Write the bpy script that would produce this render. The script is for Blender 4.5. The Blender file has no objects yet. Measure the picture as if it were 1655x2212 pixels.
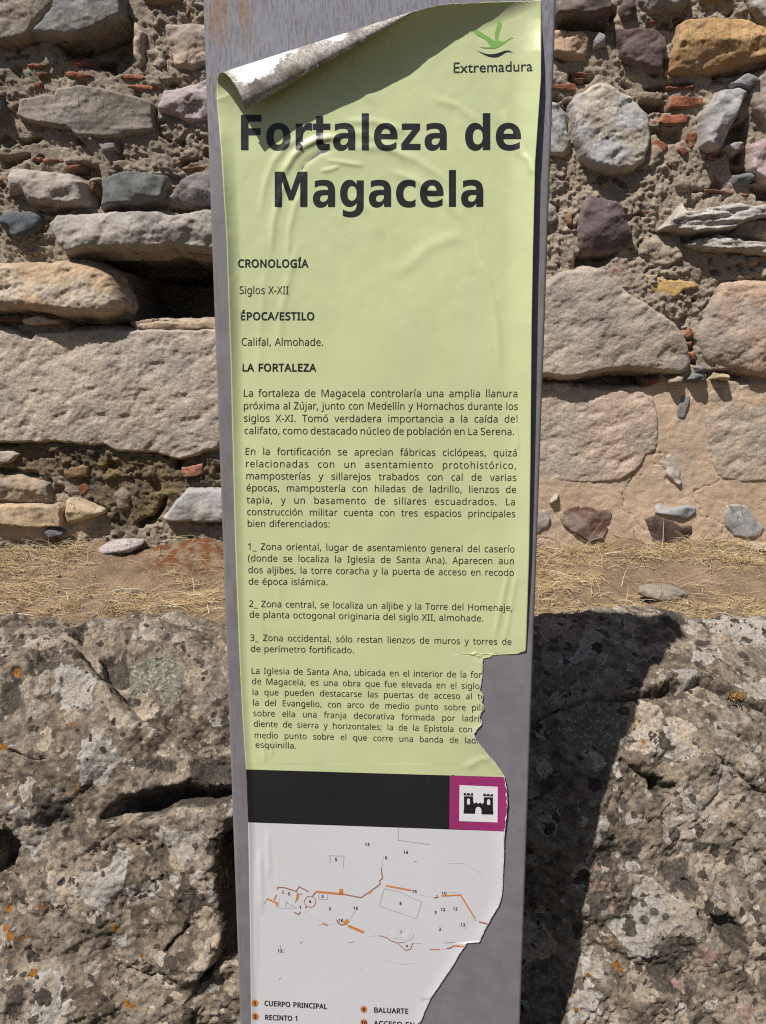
import bpy, bmesh, math, random
import numpy as np
from mathutils import Vector, Matrix

# ------------------------------------------------------------------ scene, camera, sky, sun, exposure
SC = bpy.context.scene
COL = SC.collection
EYE = 1.55
PITCH = math.radians(9.9)
FPX = 1670.0                       # focal length in the units of a 1655 x 2212 picture
cam_data = bpy.data.cameras.new('camera')
cam = bpy.data.objects.new('camera', cam_data)
COL.objects.link(cam)
cam_data.sensor_fit = 'VERTICAL'
cam_data.angle = 2 * math.atan(1106 / FPX)
cam_data.clip_start = 0.02
cam_data.clip_end = 400
cam.location = (0, 0, EYE)
cam.rotation_euler = (math.radians(90) - PITCH, 0, 0)
SC.camera = cam

SUNV = Vector((0.050, 0.064, -0.118)).normalized()      # the way the light travels
SUN_EL = math.asin(-SUNV.z)
SUN_AZ = math.atan2(-SUNV.x, -SUNV.y)
world = bpy.data.worlds.new('World')
SC.world = world
world.use_nodes = True
wn = world.node_tree
sky = wn.nodes.new('ShaderNodeTexSky')
sky.sky_type = 'NISHITA'
sky.sun_disc = False
sky.sun_elevation = SUN_EL
sky.sun_rotation = SUN_AZ
sky.altitude = 400
sky.air_density = 1.0
sky.dust_density = 1.5
bg = wn.nodes['Background']
bg.inputs['Strength'].default_value = 0.05
wn.links.new(sky.outputs['Color'], bg.inputs['Color'])
sl = bpy.data.lights.new('sun', 'SUN')
sl.energy = 5.0
sl.angle = math.radians(0.5)
sl.color = (1.0, 0.965, 0.92)
so = bpy.data.objects.new('sun', sl)
so.rotation_euler = SUNV.to_track_quat('-Z', 'Y').to_euler()
so.location = (-2, -3, 6)
COL.objects.link(so)
SC.view_settings.view_transform = 'Standard'
SC.view_settings.look = 'None'
SC.view_settings.exposure = 0.2
SC.view_settings.gamma = 1.0
SC.view_settings.use_curve_mapping = False
SC.cycles.max_bounces = 6
SC.cycles.use_denoising = False
SC.cycles.filter_width = 1.15
SC.cycles.adaptive_threshold = 0.006

# ------------------------------------------------------------------ geometry of the view (used to trace outlines)
CP, SP_ = math.cos(PITCH), math.sin(PITCH)
def ray(px, py):
    px = np.asarray(px, float); py = np.asarray(py, float)
    a = (px - 827.5) / FPX; b = (1106 - py) / FPX
    return np.stack([a, CP + b * SP_, -SP_ + b * CP], -1)
def project(X):
    X = np.asarray(X, float)
    x, y, z = X[..., 0], X[..., 1], X[..., 2] - EYE
    dep = np.maximum(y * CP - z * SP_, 0.05)
    return 827.5 + FPX * x / dep, 1106 - FPX * (y * SP_ + z * CP) / dep
YAW = math.radians(3.1)
SN = np.array([-math.sin(YAW), -math.cos(YAW), 0.0])      # the sign's normal, towards the viewer
SP0 = np.array([0.0, 1.25, 0.0])
def on_sign(px, py, w=0.0):
    d = ray(px, py)
    lam = (SP0 @ SN + np.asarray(w, float)) / (d @ SN)
    P = d * lam[..., None]
    P[..., 2] += EYE
    return P
DW = 2.75
def on_wall(px, py, off=0.0):
    d = ray(px, py)
    P = d * ((DW - off) / d[..., 1])[..., None]
    P[..., 2] += EYE
    return P

# ------------------------------------------------------------------ noise (numpy)
def _hash(ix, iy, iz, seed):
    h = (ix.astype(np.uint32) * np.uint32(374761393) + iy.astype(np.uint32) * np.uint32(668265263)
         + iz.astype(np.uint32) * np.uint32(2147483647) + np.uint32((seed * 974711 + 12345) & 0xffffffff))
    h = (h ^ (h >> np.uint32(13))) * np.uint32(1274126177)
    h = h ^ (h >> np.uint32(16))
    h = (h * np.uint32(2246822519)) ^ (h >> np.uint32(15))
    return (h & np.uint32(0xffffff)).astype(np.float64) / float(0xffffff)
def noise(x, y, z=0.0, seed=0):
    """value-gradient noise, about -1..1"""
    x, y, z = np.broadcast_arrays(np.asarray(x, float), np.asarray(y, float), np.asarray(z, float))
    fx, fy, fz = np.floor(x), np.floor(y), np.floor(z)
    ix, iy, iz = fx.astype(np.int64), fy.astype(np.int64), fz.astype(np.int64)
    tx, ty, tz = x - fx, y - fy, z - fz
    ux, uy, uz = [t * t * t * (t * (t * 6 - 15) + 10) for t in (tx, ty, tz)]
    flat = not np.any(tz)
    out = 0.0
    for dz in ((0,) if flat else (0, 1)):
        wz = 1.0 if flat else (uz if dz else 1 - uz)
        for dy in (0, 1):
            wy = uy if dy else 1 - uy
            for dx in (0, 1):
                wx = ux if dx else 1 - ux
                h = _hash(ix + dx, iy + dy, iz + dz, seed)
                th = h * 6.2831853
                cz = (h * 7.13) % 1.0 * 2 - 1
                s = np.sqrt(np.maximum(0, 1 - cz * cz)) if not flat else 1.0
                g = np.cos(th) * s * (tx - dx) + np.sin(th) * s * (ty - dy)
                if not flat:
                    g = g + cz * (tz - dz)
                out = out + wx * wy * wz * g
    return out * 1.5
def fbm(x, y, z=0.0, octv=4, seed=0, gain=0.5, lac=2.03):
    s = 0; a = 1; f = 1
    for k in range(octv):
        s = s + a * noise(np.asarray(x) * f, np.asarray(y) * f, np.asarray(z) * f, seed + k * 17)
        a *= gain; f *= lac
    return s
def worley(x, y, seed=0):
    """2-D cellular noise: distance to the nearest and second nearest point, id of the nearest"""
    fx, fy = np.floor(x), np.floor(y)
    d1 = np.full(np.shape(x), 9.0); d2 = d1.copy(); idn = np.zeros(np.shape(x))
    for dy in (-1, 0, 1):
        for dx in (-1, 0, 1):
            cx, cy = fx + dx, fy + dy
            ix, iy = cx.astype(np.int64), cy.astype(np.int64)
            z0 = np.zeros_like(ix)
            a = _hash(ix, iy, z0, seed); b = _hash(ix, iy, z0 + 1, seed)
            d = np.hypot(cx + a - x, cy + b - y)
            m = d < d1
            d2 = np.where(m, d1, np.minimum(d2, d)); idn = np.where(m, _hash(ix, iy, z0 + 2, seed), idn)
            d1 = np.where(m, d, d1)
    return d1, d2, idn
def sstep(a, b, x):
    t = np.clip((np.asarray(x, float) - a) / (b - a), 0, 1)
    return t * t * (3 - 2 * t)
def sdf(px, py, poly):
    """signed distance to a polygon, positive inside"""
    poly = np.asarray(poly, float)
    best = np.full(np.shape(px), 1e9); ins = np.zeros(np.shape(px), bool)
    n = len(poly)
    for i in range(n):
        ax, ay = poly[i]; bx, by = poly[(i + 1) % n]
        ex, ey = bx - ax, by - ay
        L = ex * ex + ey * ey + 1e-12
        t = np.clip(((px - ax) * ex + (py - ay) * ey) / L, 0, 1)
        best = np.minimum(best, np.hypot(px - ax - t * ex, py - ay - t * ey))
        c = ((ay > py) != (by > py))
        with np.errstate(divide='ignore', invalid='ignore'):
            xi = ax + (py - ay) * ex / (ey if ey != 0 else 1e-12)
        ins ^= c & (px < xi)
    return np.where(ins, best, -best)
def poldist(px, py, pl):
    """unsigned distance to an open polyline, and the side (+ left of its run in px/py axes)"""
    best = np.full(np.shape(px), 1e9); side = np.zeros(np.shape(px)); par = np.zeros(np.shape(px))
    n = len(pl) - 1
    for i in range(n):
        ax, ay = pl[i]; bx, by = pl[i + 1]
        ex, ey = bx - ax, by - ay
        t = np.clip(((px - ax) * ex + (py - ay) * ey) / (ex * ex + ey * ey + 1e-12), 0, 1)
        d = np.hypot(px - ax - t * ex, py - ay - t * ey)
        m = d < best
        side = np.where(m, np.sign(ex * (py - ay) - ey * (px - ax)), side)
        par = np.where(m, (i + t) / n, par)
        best = np.where(m, d, best)
    return best, side, par

# ------------------------------------------------------------------ object helpers
def tag(o, label=None, cat=None, group=None, kind=None):
    if label: o['label'] = label
    if cat: o['category'] = cat
    if group: o['group'] = group
    if kind: o['kind'] = kind
    return o
def empty(name, loc, label=None, cat=None, group=None):
    o = bpy.data.objects.new(name, None)
    o.location = loc
    o.empty_display_size = 0.1
    COL.objects.link(o)
    return tag(o, label, cat, group)
def obj(name, me, mats, parent=None):
    o = bpy.data.objects.new(name, me)
    for m in (mats if isinstance(mats, (list, tuple)) else [mats]):
        me.materials.append(m)
    if parent is not None:
        o.parent = parent
        # vertices are written in world space: shift them into the thing's own space
        off = Vector((0, 0, 0)); p = parent
        while p is not None:
            off += p.location; p = p.parent
        me.transform(Matrix.Translation(-off))
    COL.objects.link(o)
    return o
def recentre(o, loc):
    o.data.transform(Matrix.Translation(-Vector(loc)))
    o.location = loc
    return o
def npmesh(name, V, F, smooth=True, mats=None):
    V = np.ascontiguousarray(V, np.float32); F = np.ascontiguousarray(F, np.int32)
    me = bpy.data.meshes.new(name)
    me.vertices.add(len(V)); me.vertices.foreach_set('co', V.ravel())
    k = F.shape[1]
    me.loops.add(F.size); me.loops.foreach_set('vertex_index', F.ravel())
    me.polygons.add(len(F)); me.polygons.foreach_set('loop_start', np.arange(0, F.size, k, dtype=np.int32))
    if mats is not None:
        me.polygons.foreach_set('material_index', np.asarray(mats, np.int32))
    me.polygons.foreach_set('use_smooth', np.full(len(F), bool(smooth)))
    me.update(calc_edges=True)
    me.validate()
    return me
def gridfaces(nr, nc, keep=None, flip=False):
    i = np.arange(nr * nc).reshape(nr, nc)
    a, b, c, d = i[:-1, :-1], i[:-1, 1:], i[1:, 1:], i[1:, :-1]
    F = np.stack([a, b, c, d] if not flip else [a, d, c, b], -1).reshape(-1, 4)
    if keep is not None:
        k = keep.ravel()
        F = F[k[F].any(1)]
    return F
def compact(V, F, *attrs):
    used = np.zeros(len(V), bool); used[F.ravel()] = True
    m = np.cumsum(used) - 1
    return (V[used], m[F]) + tuple(a[used] for a in attrs)
def colattr(me, C, name='Col'):
    a = me.color_attributes.new(name, 'FLOAT_COLOR', 'POINT')
    C = np.asarray(C, np.float32)
    if C.shape[1] == 3:
        C = np.concatenate([C, np.ones((len(C), 1), np.float32)], 1)
    a.data.foreach_set('color', np.ascontiguousarray(C).ravel())
def fattr(me, name, v):
    a = me.attributes.new(name, 'FLOAT', 'POINT')
    a.data.foreach_set('value', np.ascontiguousarray(v, np.float32))

# ------------------------------------------------------------------ material helpers
class NT:
    def __init__(s, name, rough=0.9, spec=0.3):
        s.m = bpy.data.materials.new(name); s.m.use_nodes = True
        s.t = s.m.node_tree; s.b = s.t.nodes['Principled BSDF']
        s.b.inputs['Roughness'].default_value = rough
        s.b.inputs['Specular IOR Level'].default_value = spec
        s.tc = s.t.nodes.new('ShaderNodeTexCoord')
        s.geo = None
        s.xyz = s.tc.outputs['Object']
    def n(s, t, **kw):
        x = s.t.nodes.new(t)
        for k, v in kw.items(): setattr(x, k, v)
        return x
    def link(s, a, b): s.t.links.new(a, b)
    def noise(s, scale, detail=4, rough=0.6, vec=None, dist=0.0, out='Fac'):
        x = s.n('ShaderNodeTexNoise'); x.inputs['Scale'].default_value = scale
        x.inputs['Detail'].default_value = detail; x.inputs['Roughness'].default_value = rough
        x.inputs['Distortion'].default_value = dist
        s.link(vec or s.xyz, x.inputs['Vector']); return x.outputs[out]
    def vor(s, scale, feature='F1', vec=None, out='Distance', rnd=1.0):
        x = s.n('ShaderNodeTexVoronoi', feature=feature); x.inputs['Scale'].default_value = scale
        x.inputs['Randomness'].default_value = rnd
        s.link(vec or s.xyz, x.inputs['Vector']); return x.outputs[out]
    def ramp(s, fac, lo, hi, smooth=True):
        x = s.n('ShaderNodeMapRange', interpolation_type='SMOOTHSTEP' if smooth else 'LINEAR')
        x.inputs['From Min'].default_value = lo; x.inputs['From Max'].default_value = hi
        s.link(fac, x.inputs['Value']); return x.outputs['Result']
    def rng(s, fac, lo, hi, a, b):
        x = s.n('ShaderNodeMapRange')
        x.inputs['From Min'].default_value = lo; x.inputs['From Max'].default_value = hi
        x.inputs['To Min'].default_value = a; x.inputs['To Max'].default_value = b
        s.link(fac, x.inputs['Value']); return x.outputs['Result']
    def mix(s, fac, a, b, mode='MIX'):
        x = s.n('ShaderNodeMix', data_type='RGBA', blend_type=mode)
        for v, i in ((fac, 0), (a, 6), (b, 7)):
            if hasattr(v, 'links'): s.link(v, x.inputs[i])
            elif isinstance(v, tuple): x.inputs[i].default_value = (*v[:3], 1)
            else: x.inputs[i].default_value = v
        return x.outputs[2]
    def math(s, op, a, b=0.0):
        x = s.n('ShaderNodeMath', operation=op)
        for v, i in ((a, 0), (b, 1)):
            if hasattr(v, 'links'): s.link(v, x.inputs[i])
            else: x.inputs[i].default_value = v
        return x.outputs[0]
    def attr(s, name, out='Color'):
        x = s.n('ShaderNodeAttribute', attribute_name=name); return x.outputs[out]
    def map(s, scale=(1, 1, 1), rot=(0, 0, 0), vec=None):
        x = s.n('ShaderNodeMapping'); x.inputs['Scale'].default_value = scale; x.inputs['Rotation'].default_value = rot
        s.link(vec or s.xyz, x.inputs['Vector']); return x.outputs['Vector']
    def bump(s, h, strength=0.5, dist=0.002, prev=None):
        x = s.n('ShaderNodeBump'); x.inputs['Distance'].default_value = dist
        if hasattr(strength, 'links'): s.link(strength, x.inputs['Strength'])
        else: x.inputs['Strength'].default_value = strength
        s.link(h, x.inputs['Height'])
        if prev is not None: s.link(prev, x.inputs['Normal'])
        return x.outputs['Normal']
    def done(s, col, normal=None, rough=None):
        if hasattr(col, 'links'): s.link(col, s.b.inputs['Base Color'])
        else: s.b.inputs['Base Color'].default_value = (*col[:3], 1)
        if normal is not None: s.link(normal, s.b.inputs['Normal'])
        if rough is not None: s.link(rough, s.b.inputs['Roughness'])
        return s.m

def mat_rock(name, grain=160.0, speck=0.35, bstr=0.5, bdist=0.003, rough=0.9, fis=0.8):
    t = NT(name, rough, 0.25)
    c = t.attr('Col')
    g = t.noise(grain, 5, 0.7)
    c = t.mix(1.0, c, t.mix(t.ramp(g, 0.30, 0.70, False), (1 - speck,) * 3, (1 + speck,) * 3), 'MULTIPLY')
    f = t.noise(14, 6, 0.65, dist=0.6)
    c = t.mix(1.0, c, t.mix(t.ramp(f, 0.32, 0.68, False), (0.75, 0.755, 0.765), (1.20, 1.18, 1.14)), 'MULTIPLY')
    pt = t.ramp(t.noise(55, 3, 0.6), 0.64, 0.72)
    c = t.mix(t.math('MULTIPLY', pt, 0.35), c, (0.50, 0.455, 0.40))
    # hairline fissures and pale veins
    fs = t.math('ABSOLUTE', t.math('SUBTRACT', t.noise(7.5, 5, 0.55, dist=1.2), 0.5))
    fk = t.math('MULTIPLY', t.ramp(fs, 0.009, 0.002), t.ramp(t.noise(5, 2, 0.5), 0.44, 0.56))
    c = t.mix(t.math('MULTIPLY', fk, fis), c, (0.07, 0.058, 0.048))
    vs = t.math('ABSOLUTE', t.math('SUBTRACT', t.noise(11, 4, 0.5, dist=2.0), 0.47))
    vk = t.math('MULTIPLY', t.ramp(vs, 0.007, 0.001), t.ramp(t.noise(6.5, 2, 0.5), 0.50, 0.60))
    c = t.mix(t.math('MULTIPLY', vk, fis * 0.55), c, (0.52, 0.47, 0.42))
    n = t.bump(t.noise(grain * 0.5, 7, 0.72), bstr, bdist)
    n = t.bump(t.math('SUBTRACT', t.noise(46, 6, 0.66, dist=0.5), t.math('MULTIPLY', fk, fis * .5)), 0.32, 0.0045, n)
    return t.done(c, n)
M_ROCK = mat_rock('quarried stone', 130, 0.22, 0.55, 0.003)
M_GRAN = mat_rock('granite', 260, 0.42, 0.85, 0.0045, fis=0.25)
M_BRICK = mat_rock('broken brick', 150, 0.30, 0.8, 0.004, fis=0.0)
def mat_mortar():
    t = NT('lime mortar', 0.95, 0.15)
    c = t.attr('Col'); rg = t.attr('rgh', 'Fac')
    g = t.noise(190, 6, 0.75)
    sp = t.mix(t.ramp(g, 0.28, 0.72, False), (0.55, 0.55, 0.56), (1.45, 1.42, 1.38))
    c2 = t.mix(1.0, c, sp, 'MULTIPLY')
    c3 = t.mix(1.0, c, t.mix(t.ramp(g, 0.25, 0.75, False), (0.86, 0.86, 0.86), (1.14, 1.13, 1.12)), 'MULTIPLY')
    c = t.mix(rg, c3, c2)
    c = t.mix(1.0, c, t.mix(t.ramp(t.noise(9, 5, 0.6), 0.3, 0.7, False), (0.80, 0.80, 0.82), (1.16, 1.15, 1.12)), 'MULTIPLY')
    st = t.ramp(t.vor(95, out='Distance'), 0.10, 0.22)
    n = t.bump(st, t.math('MULTIPLY', rg, 0.55), 0.006)
    n = t.bump(t.noise(170, 7, 0.78), t.rng(rg, 0, 1, 0.25, 1.0), 0.007, n)
    return t.done(c, n)
M_MORT = mat_mortar()

# ------------------------------------------------------------------ the ground: one sheet, low in front, a terrace behind the boulders
def ground_z(x, y):
    t = sstep(1.55, 2.0, y)
    hi = 0.86 + 0.05 * (y - 2.0) / 0.75 * (y < 2.75) + 0.05 * (y >= 2.75) + 0.012 * np.clip(x, -2, 2)
    r = 0.034 * fbm(x * 3.1, y * 3.1, 0, 4, 5) + 0.006 * fbm(x * 24, y * 24, 0, 3, 9)
    bank = 0.045 * np.exp(-((y - 2.75) / 0.10) ** 2) * (0.7 + 0.6 * noise(x * 4, 0.3, 0, 3))
    return t * hi + r * np.clip(t, 0.3, 1) + bank
def axis(segs):
    out = []
    for a, b, st in segs:
        n = max(1, int(round((b - a) / st)))
        out += list(np.linspace(a, b, n, endpoint=False))
    return np.array(out + [segs[-1][1]])
gx = axis([(-60, -8, 4), (-8, -1.9, 0.15), (-1.9, 1.9, 0.010), (1.9, 8, 0.15), (8, 60, 4)])
gy = axis([(-60, -6, 4), (-6, 1.5, 0.12), (1.5, 1.85, 0.03), (1.85, 2.80, 0.006), (2.80, 4, 0.1), (4, 60, 4)])
GX, GY = np.meshgrid(gx, gy)
GZ = ground_z(GX, GY)
V = np.stack([GX, GY, GZ], -1).reshape(-1, 3)
me = npmesh('ground', V, gridfaces(len(gy), len(gx)))
px, py = project(np.stack([GX, GY, GZ], -1))
red = np.clip(1.6 * np.exp(-(((px - 400) / 110) ** 2 + ((py - 1180) / 60) ** 2)) - 0.05, 0, 1) * sstep(-0.3, 0.25, fbm(GX * 18, GY * 18, 0, 3, 31)) * (px < 560)
d1 = 0.5 + 0.5 * fbm(GX * 9, GY * 9, 0, 4, 41)
c = np.stack([0.190 + 0.10 * d1, 0.136 + 0.074 * d1, 0.090 + 0.050 * d1], -1)
c = c * (1 - 0.72 * (1 - sstep(1.2, 1.75, GY)))[..., None]  # unseen front ground darkened to cut the light it bounces onto sign and rock
c = c * (1 - red[..., None]) + np.array([0.17, 0.075, 0.035]) * red[..., None]
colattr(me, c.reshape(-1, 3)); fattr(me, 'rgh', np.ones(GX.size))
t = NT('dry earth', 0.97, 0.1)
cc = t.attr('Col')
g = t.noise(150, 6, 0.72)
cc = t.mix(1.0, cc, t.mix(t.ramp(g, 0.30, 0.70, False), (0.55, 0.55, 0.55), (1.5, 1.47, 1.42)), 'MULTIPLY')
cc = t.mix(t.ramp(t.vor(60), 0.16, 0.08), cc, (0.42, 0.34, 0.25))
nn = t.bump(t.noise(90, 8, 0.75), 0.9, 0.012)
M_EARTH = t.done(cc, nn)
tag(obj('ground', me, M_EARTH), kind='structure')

# ------------------------------------------------------------------ the old masonry wall
def Z1(*p): return [(x * .36458, y * .36458) for x, y in p]
def Z3(*p): return [(1120.6 + x * .35068, y * .35068) for x, y in p]
def Z4(*p): return [(x * .33333, 646.5 + y * .33333) for x, y in p]
def Z5(*p): return [(1103.3 + x * .33333, 689.6 + y * .33333) for x, y in p]
def wallxz(poly):
    P = on_wall([p[0] for p in poly], [p[1] for p in poly])
    return P[:, [0, 2]]

GAPS = [   # outline in the photograph, depth of the joint in metres
    (Z1((330, 262), (470, 250), (600, 218), (770, 145), (788, 300), (780, 400), (700, 448), (600, 400), (480, 390), (380, 370)), .085),
    (Z1((520, 300), (640, 300), (650, 385), (540, 395)), .09),
    (Z1((690, 1590), (700, 1560), (1300, 1530), (1300, 1893), (870, 1893), (770, 1905), (745, 1800)), .52),
    (Z1((420, 1520), (700, 1495), (1300, 1505), (1300, 1600), (700, 1600), (640, 1590), (560, 1550)), .38),
    (Z1((390, 1880), (640, 1900), (760, 1890), (800, 1945), (400, 1950)), .10),
    (Z1((-90, 1845), (250, 1862), (250, 1880), (-90, 1872)), .06),
    (Z1((30, 325), (190, 322), (170, 352), (30, 352)), .05), (Z1((0, 935), (200, 908), (210, 950), (60, 990), (0, 990)), .05),
    (Z1((490, 960), (600, 985), (615, 1055), (520, 1065), (400, 1015)), .05), (Z1((548, 1080), (608, 1075), (606, 1250), (548, 1250)), .07),
    (Z1((110, 818), (270, 818), (240, 852), (130, 858)), .05), (Z1((1060, 945), (1170, 950), (1100, 985), (1070, 990)), .05),
    (Z1((230, 1245), (400, 1245), (400, 1278), (260, 1270)), .05), (Z1((1000, 1235), (1260, 1240), (1100, 1282), (1000, 1265)), .05),
    (Z1((620, 1240), (1000, 1215), (1000, 1260), (620, 1260)), .045), (Z1((0, 285), (120, 275), (240, 250), (240, 270), (100, 300)), .04),
    (Z1((920, 640), (945, 640), (940, 790), (922, 790)), .04), (Z1((760, 70), (790, 120), (785, 250), (765, 140)), .05),
    (Z3((240, 120), (550, 130), (560, 200), (440, 200), (240, 188)), .07), (Z3((550, 20), (610, 30), (600, 150), (560, 150)), .05),
    (Z3((1180, 462), (1600, 385), (1600, 420), (1330, 470), (1200, 500)), .06), (Z3((740, 615), (918, 615), (918, 690), (800, 705), (735, 660)), .07),
    (Z3((820, 775), (1000, 775), (1015, 885), (900, 895), (850, 840)), .05), (Z3((1280, 790), (1395, 730), (1410, 880), (1260, 900)), .08),
    (Z3((760, 520), (1090, 528), (1080, 560), (900, 565), (770, 548)), .05), (Z3((350, 1560), (620, 1545), (530, 1632), (345, 1652)), .07),
    (Z3((1290, 950), (1400, 900), (1420, 1060), (1320, 1080)), .06), (Z3((1400, 1140), (1600, 1140), (1600, 1230), (1470, 1230)), .06),
    (Z3((1050, 1165), (1140, 1165), (1310, 1195), (1050, 1190)), .04), (Z3((980, 1460), (1280, 1435), (1270, 1490), (1060, 1500), (1010, 1530)), .05),
    (Z3((310, 440), (360, 440), (480, 470), (470, 510), (400, 520), (300, 490)), .04), (Z3((220, 640), (310, 650), (330, 760), (290, 700)), .05),
    (Z3((1160, 1900), (1240, 1740), (1600, 1735), (1600, 1725), (1240, 1725), (1140, 1900)), .04),
    (Z5((150, 372), (380, 398), (520, 370), (760, 335), (950, 352), (960, 380), (870, 432), (700, 452), (560, 452), (400, 415), (150, 405)), .14),
    (Z5((1090, 40), (1150, 60), (1210, 280), (1150, 290)), .05), (Z5((1260, 330), (1520, 340), (1500, 400), (1280, 400)), .05),
    (Z4((-60, 925), (130, 925), (140, 965), (-60, 975)), .05), (Z4((-60, 1090), (130, 1090), (260, 1120), (270, 1150), (180, 1180), (-60, 1120)), .05),
    (Z4((1060, 1280), (1100, 1260), (1060, 1370), (980, 1460), (890, 1490), (880, 1450), (990, 1390)), .08), (Z4((1130, 1050), (1190, 1040), (1175, 1110), (1125, 1125)), .05),
    (Z4((440, 1275), (650, 1320), (745, 1365), (700, 1385), (520, 1290)), .045), (Z4((200, 235), (380, 220), (380, 240), (240, 300)), .03),
    (Z4((430, 1470), (520, 1440), (450, 1500)), .03),
]
wx = axis([(-4.2, -1.62, 0.06), (-1.62, 1.62, 0.0040), (1.62, 4.2, 0.06)])
wz = axis([(0.5, 0.80, 0.05), (0.80, 2.86, 0.0040), (2.86, 3.5, 0.05)])[::-1]
X, Z = np.meshgrid(wx, wz)
dX = X + 0.010 * fbm(X * 9, Z * 9, 0, 3, 71); dZ = Z + 0.010 * fbm(X * 9, Z * 9, 0, 3, 91)
PXw, PYw = project(np.stack([X, np.full_like(X, DW), Z], -1))
# plaster (smooth, tan) low on the right, mossy rubble low on the left
plaster = sstep(-0.02, 0.02, sdf(dX, dZ, wallxz([(1090, 850), (1300, 850), (1400, 832), (1490, 826), (1800, 840), (1800, 1300), (1090, 1300)])))
plaster = np.maximum(plaster, 0.8 * sstep(-0.02, 0.02, sdf(dX, dZ, wallxz([(-200, 1086), (140, 1088), (215, 1095), (180, 1160), (-200, 1170)]))))
moss = sstep(-0.02, 0.03, sdf(dX, dZ, wallxz([(-60, 950), (60, 948), (120, 955), (230, 962), (330, 980), (480, 975), (480, 1050), (400, 1060), (330, 1130), (250, 1150), (220, 1100), (140, 1020), (60, 1040), (-60, 1020)])))
lump = fbm(X * 6, Z * 6, 0, 3, 11)
bill = np.abs(fbm(dX * 16, dZ * 18, 0, 4, 23))
w1, w2, wid = worley(X * 42 + 0.6 * noise(X * 30, Z * 30), Z * 52, 7)
peb = (1 - sstep(0.1, 0.55, w1)) * (wid > 0.45)
w3, _, wid3 = worley(X * 110, Z * 120, 19)
grit = (1 - sstep(0.1, 0.6, w3)) * (wid3 > 0.4)
v1, v2, vid = worley(X * 14 + 0.5 * noise(X * 18, Z * 18, 0, 88), Z * 20 + 0.5 * noise(X * 18, Z * 18, 0, 89), 37)
clod = (vid - 0.4) * sstep(0.02, 0.22, v2 - v1)
H = 0.012 * lump + 0.012 * bill + 0.0060 * peb + 0.0035 * grit + 0.009 * clod + 0.0045 * fbm(X * 60, Z * 60, 0, 4, 51)
pit = sstep(0.42, 0.75, fbm(X * 13, Z * 17, 0, 3, 61))
H -= 0.026 * pit
Hp = 0.003 + 0.004 * fbm(X * 4, Z * 4, 0, 3, 12) + 0.0014 * fbm(X * 40, Z * 40, 0, 3, 13) + 0.002 * bill
crk = np.abs(fbm(X * 3.2, Z * 3.2, 0, 4, 14))
Hp -= 0.006 * (1 - sstep(0.0, 0.02, crk))
H = H * (1 - plaster) + Hp * plaster + moss * (0.012 * np.abs(fbm(X * 26, Z * 26, 0, 3, 15)) + 0.010)
for poly, dep in GAPS:
    q = wallxz(poly)
    bx0, bz0 = q.min(0) - 0.06; bx1, bz1 = q.max(0) + 0.06
    ci = np.where((wx >= bx0) & (wx <= bx1))[0]; ri = np.where((wz >= bz0) & (wz <= bz1))[0]
    if not len(ci) or not len(ri): continue
    s = np.s_[ri[0]:ri[-1] + 1, ci[0]:ci[-1] + 1]
    d = sdf(dX[s], dZ[s], q) + 0.004 * noise(X[s] * 60, Z[s] * 60, 0, 5)
    H[s] = np.minimum(H[s], H[s] * 0.6 - dep * sstep(-0.004, 0.016, d))
n1 = fbm(X * 7, Z * 7, 0, 4, 101); n2 = fbm(X * 30, Z * 30, 0, 3, 102)
base = np.array([0.385, 0.322, 0.250])[None, None] * (1 + 0.16 * n1 + 0.10 * n2)[..., None]
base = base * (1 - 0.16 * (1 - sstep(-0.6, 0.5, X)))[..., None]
base = base + (np.array([0.35, 0.33, 0.30]) - base) * (0.5 * peb * (wid > 0.7))[..., None]
base = base + (np.array([0.30, 0.10, 0.05]) - base) * (0.7 * peb * (wid > 0.965) * (H > -0.02))[..., None]
pl = np.array([0.52, 0.385, 0.27])[None, None] * (1 + 0.10 * n1)[..., None]
pl = pl + (np.array([0.45, 0.36, 0.275]) - pl) * sstep(0.0, 0.5, n1 + 0.4 * n2)[..., None] * 0.7
ms = np.array([0.175, 0.135, 0.088])[None, None] * (1 + 0.3 * n2)[..., None]
ms = ms + (np.array([0.21, 0.16, 0.065]) - ms) * sstep(0.1, 0.5, n1 + .4 * n2)[..., None] * 0.6
ms = ms + (np.array([0.09, 0.08, 0.065]) - ms) * sstep(0.1, 0.5, -n1)[..., None] * 0.6
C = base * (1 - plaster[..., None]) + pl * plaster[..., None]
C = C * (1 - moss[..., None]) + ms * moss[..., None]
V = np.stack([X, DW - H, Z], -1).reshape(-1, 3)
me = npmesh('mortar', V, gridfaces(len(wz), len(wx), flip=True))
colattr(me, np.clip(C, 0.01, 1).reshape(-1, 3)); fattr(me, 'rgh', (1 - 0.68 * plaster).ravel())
wall = empty('stone_wall', (0, DW, 0.9), 'old fortress wall of rough stones, broken bricks and crumbling lime mortar behind the sign', 'stone wall')
obj('mortar', me, M_MORT, wall)
back = bmesh.new()
bmesh.ops.create_cube(back, size=1, matrix=Matrix.Translation((0, DW + 0.95, 2.0)) @ Matrix.Diagonal((8.4, 0.55, 3.0, 1)))
me = bpy.data.meshes.new('wall_core'); back.to_mesh(me); back.free()
fattr(me, 'rgh', np.ones(8)); colattr(me, np.tile([0.27, 0.22, 0.17], (8, 1)))
obj('wall_core', me, M_MORT, wall)

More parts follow.
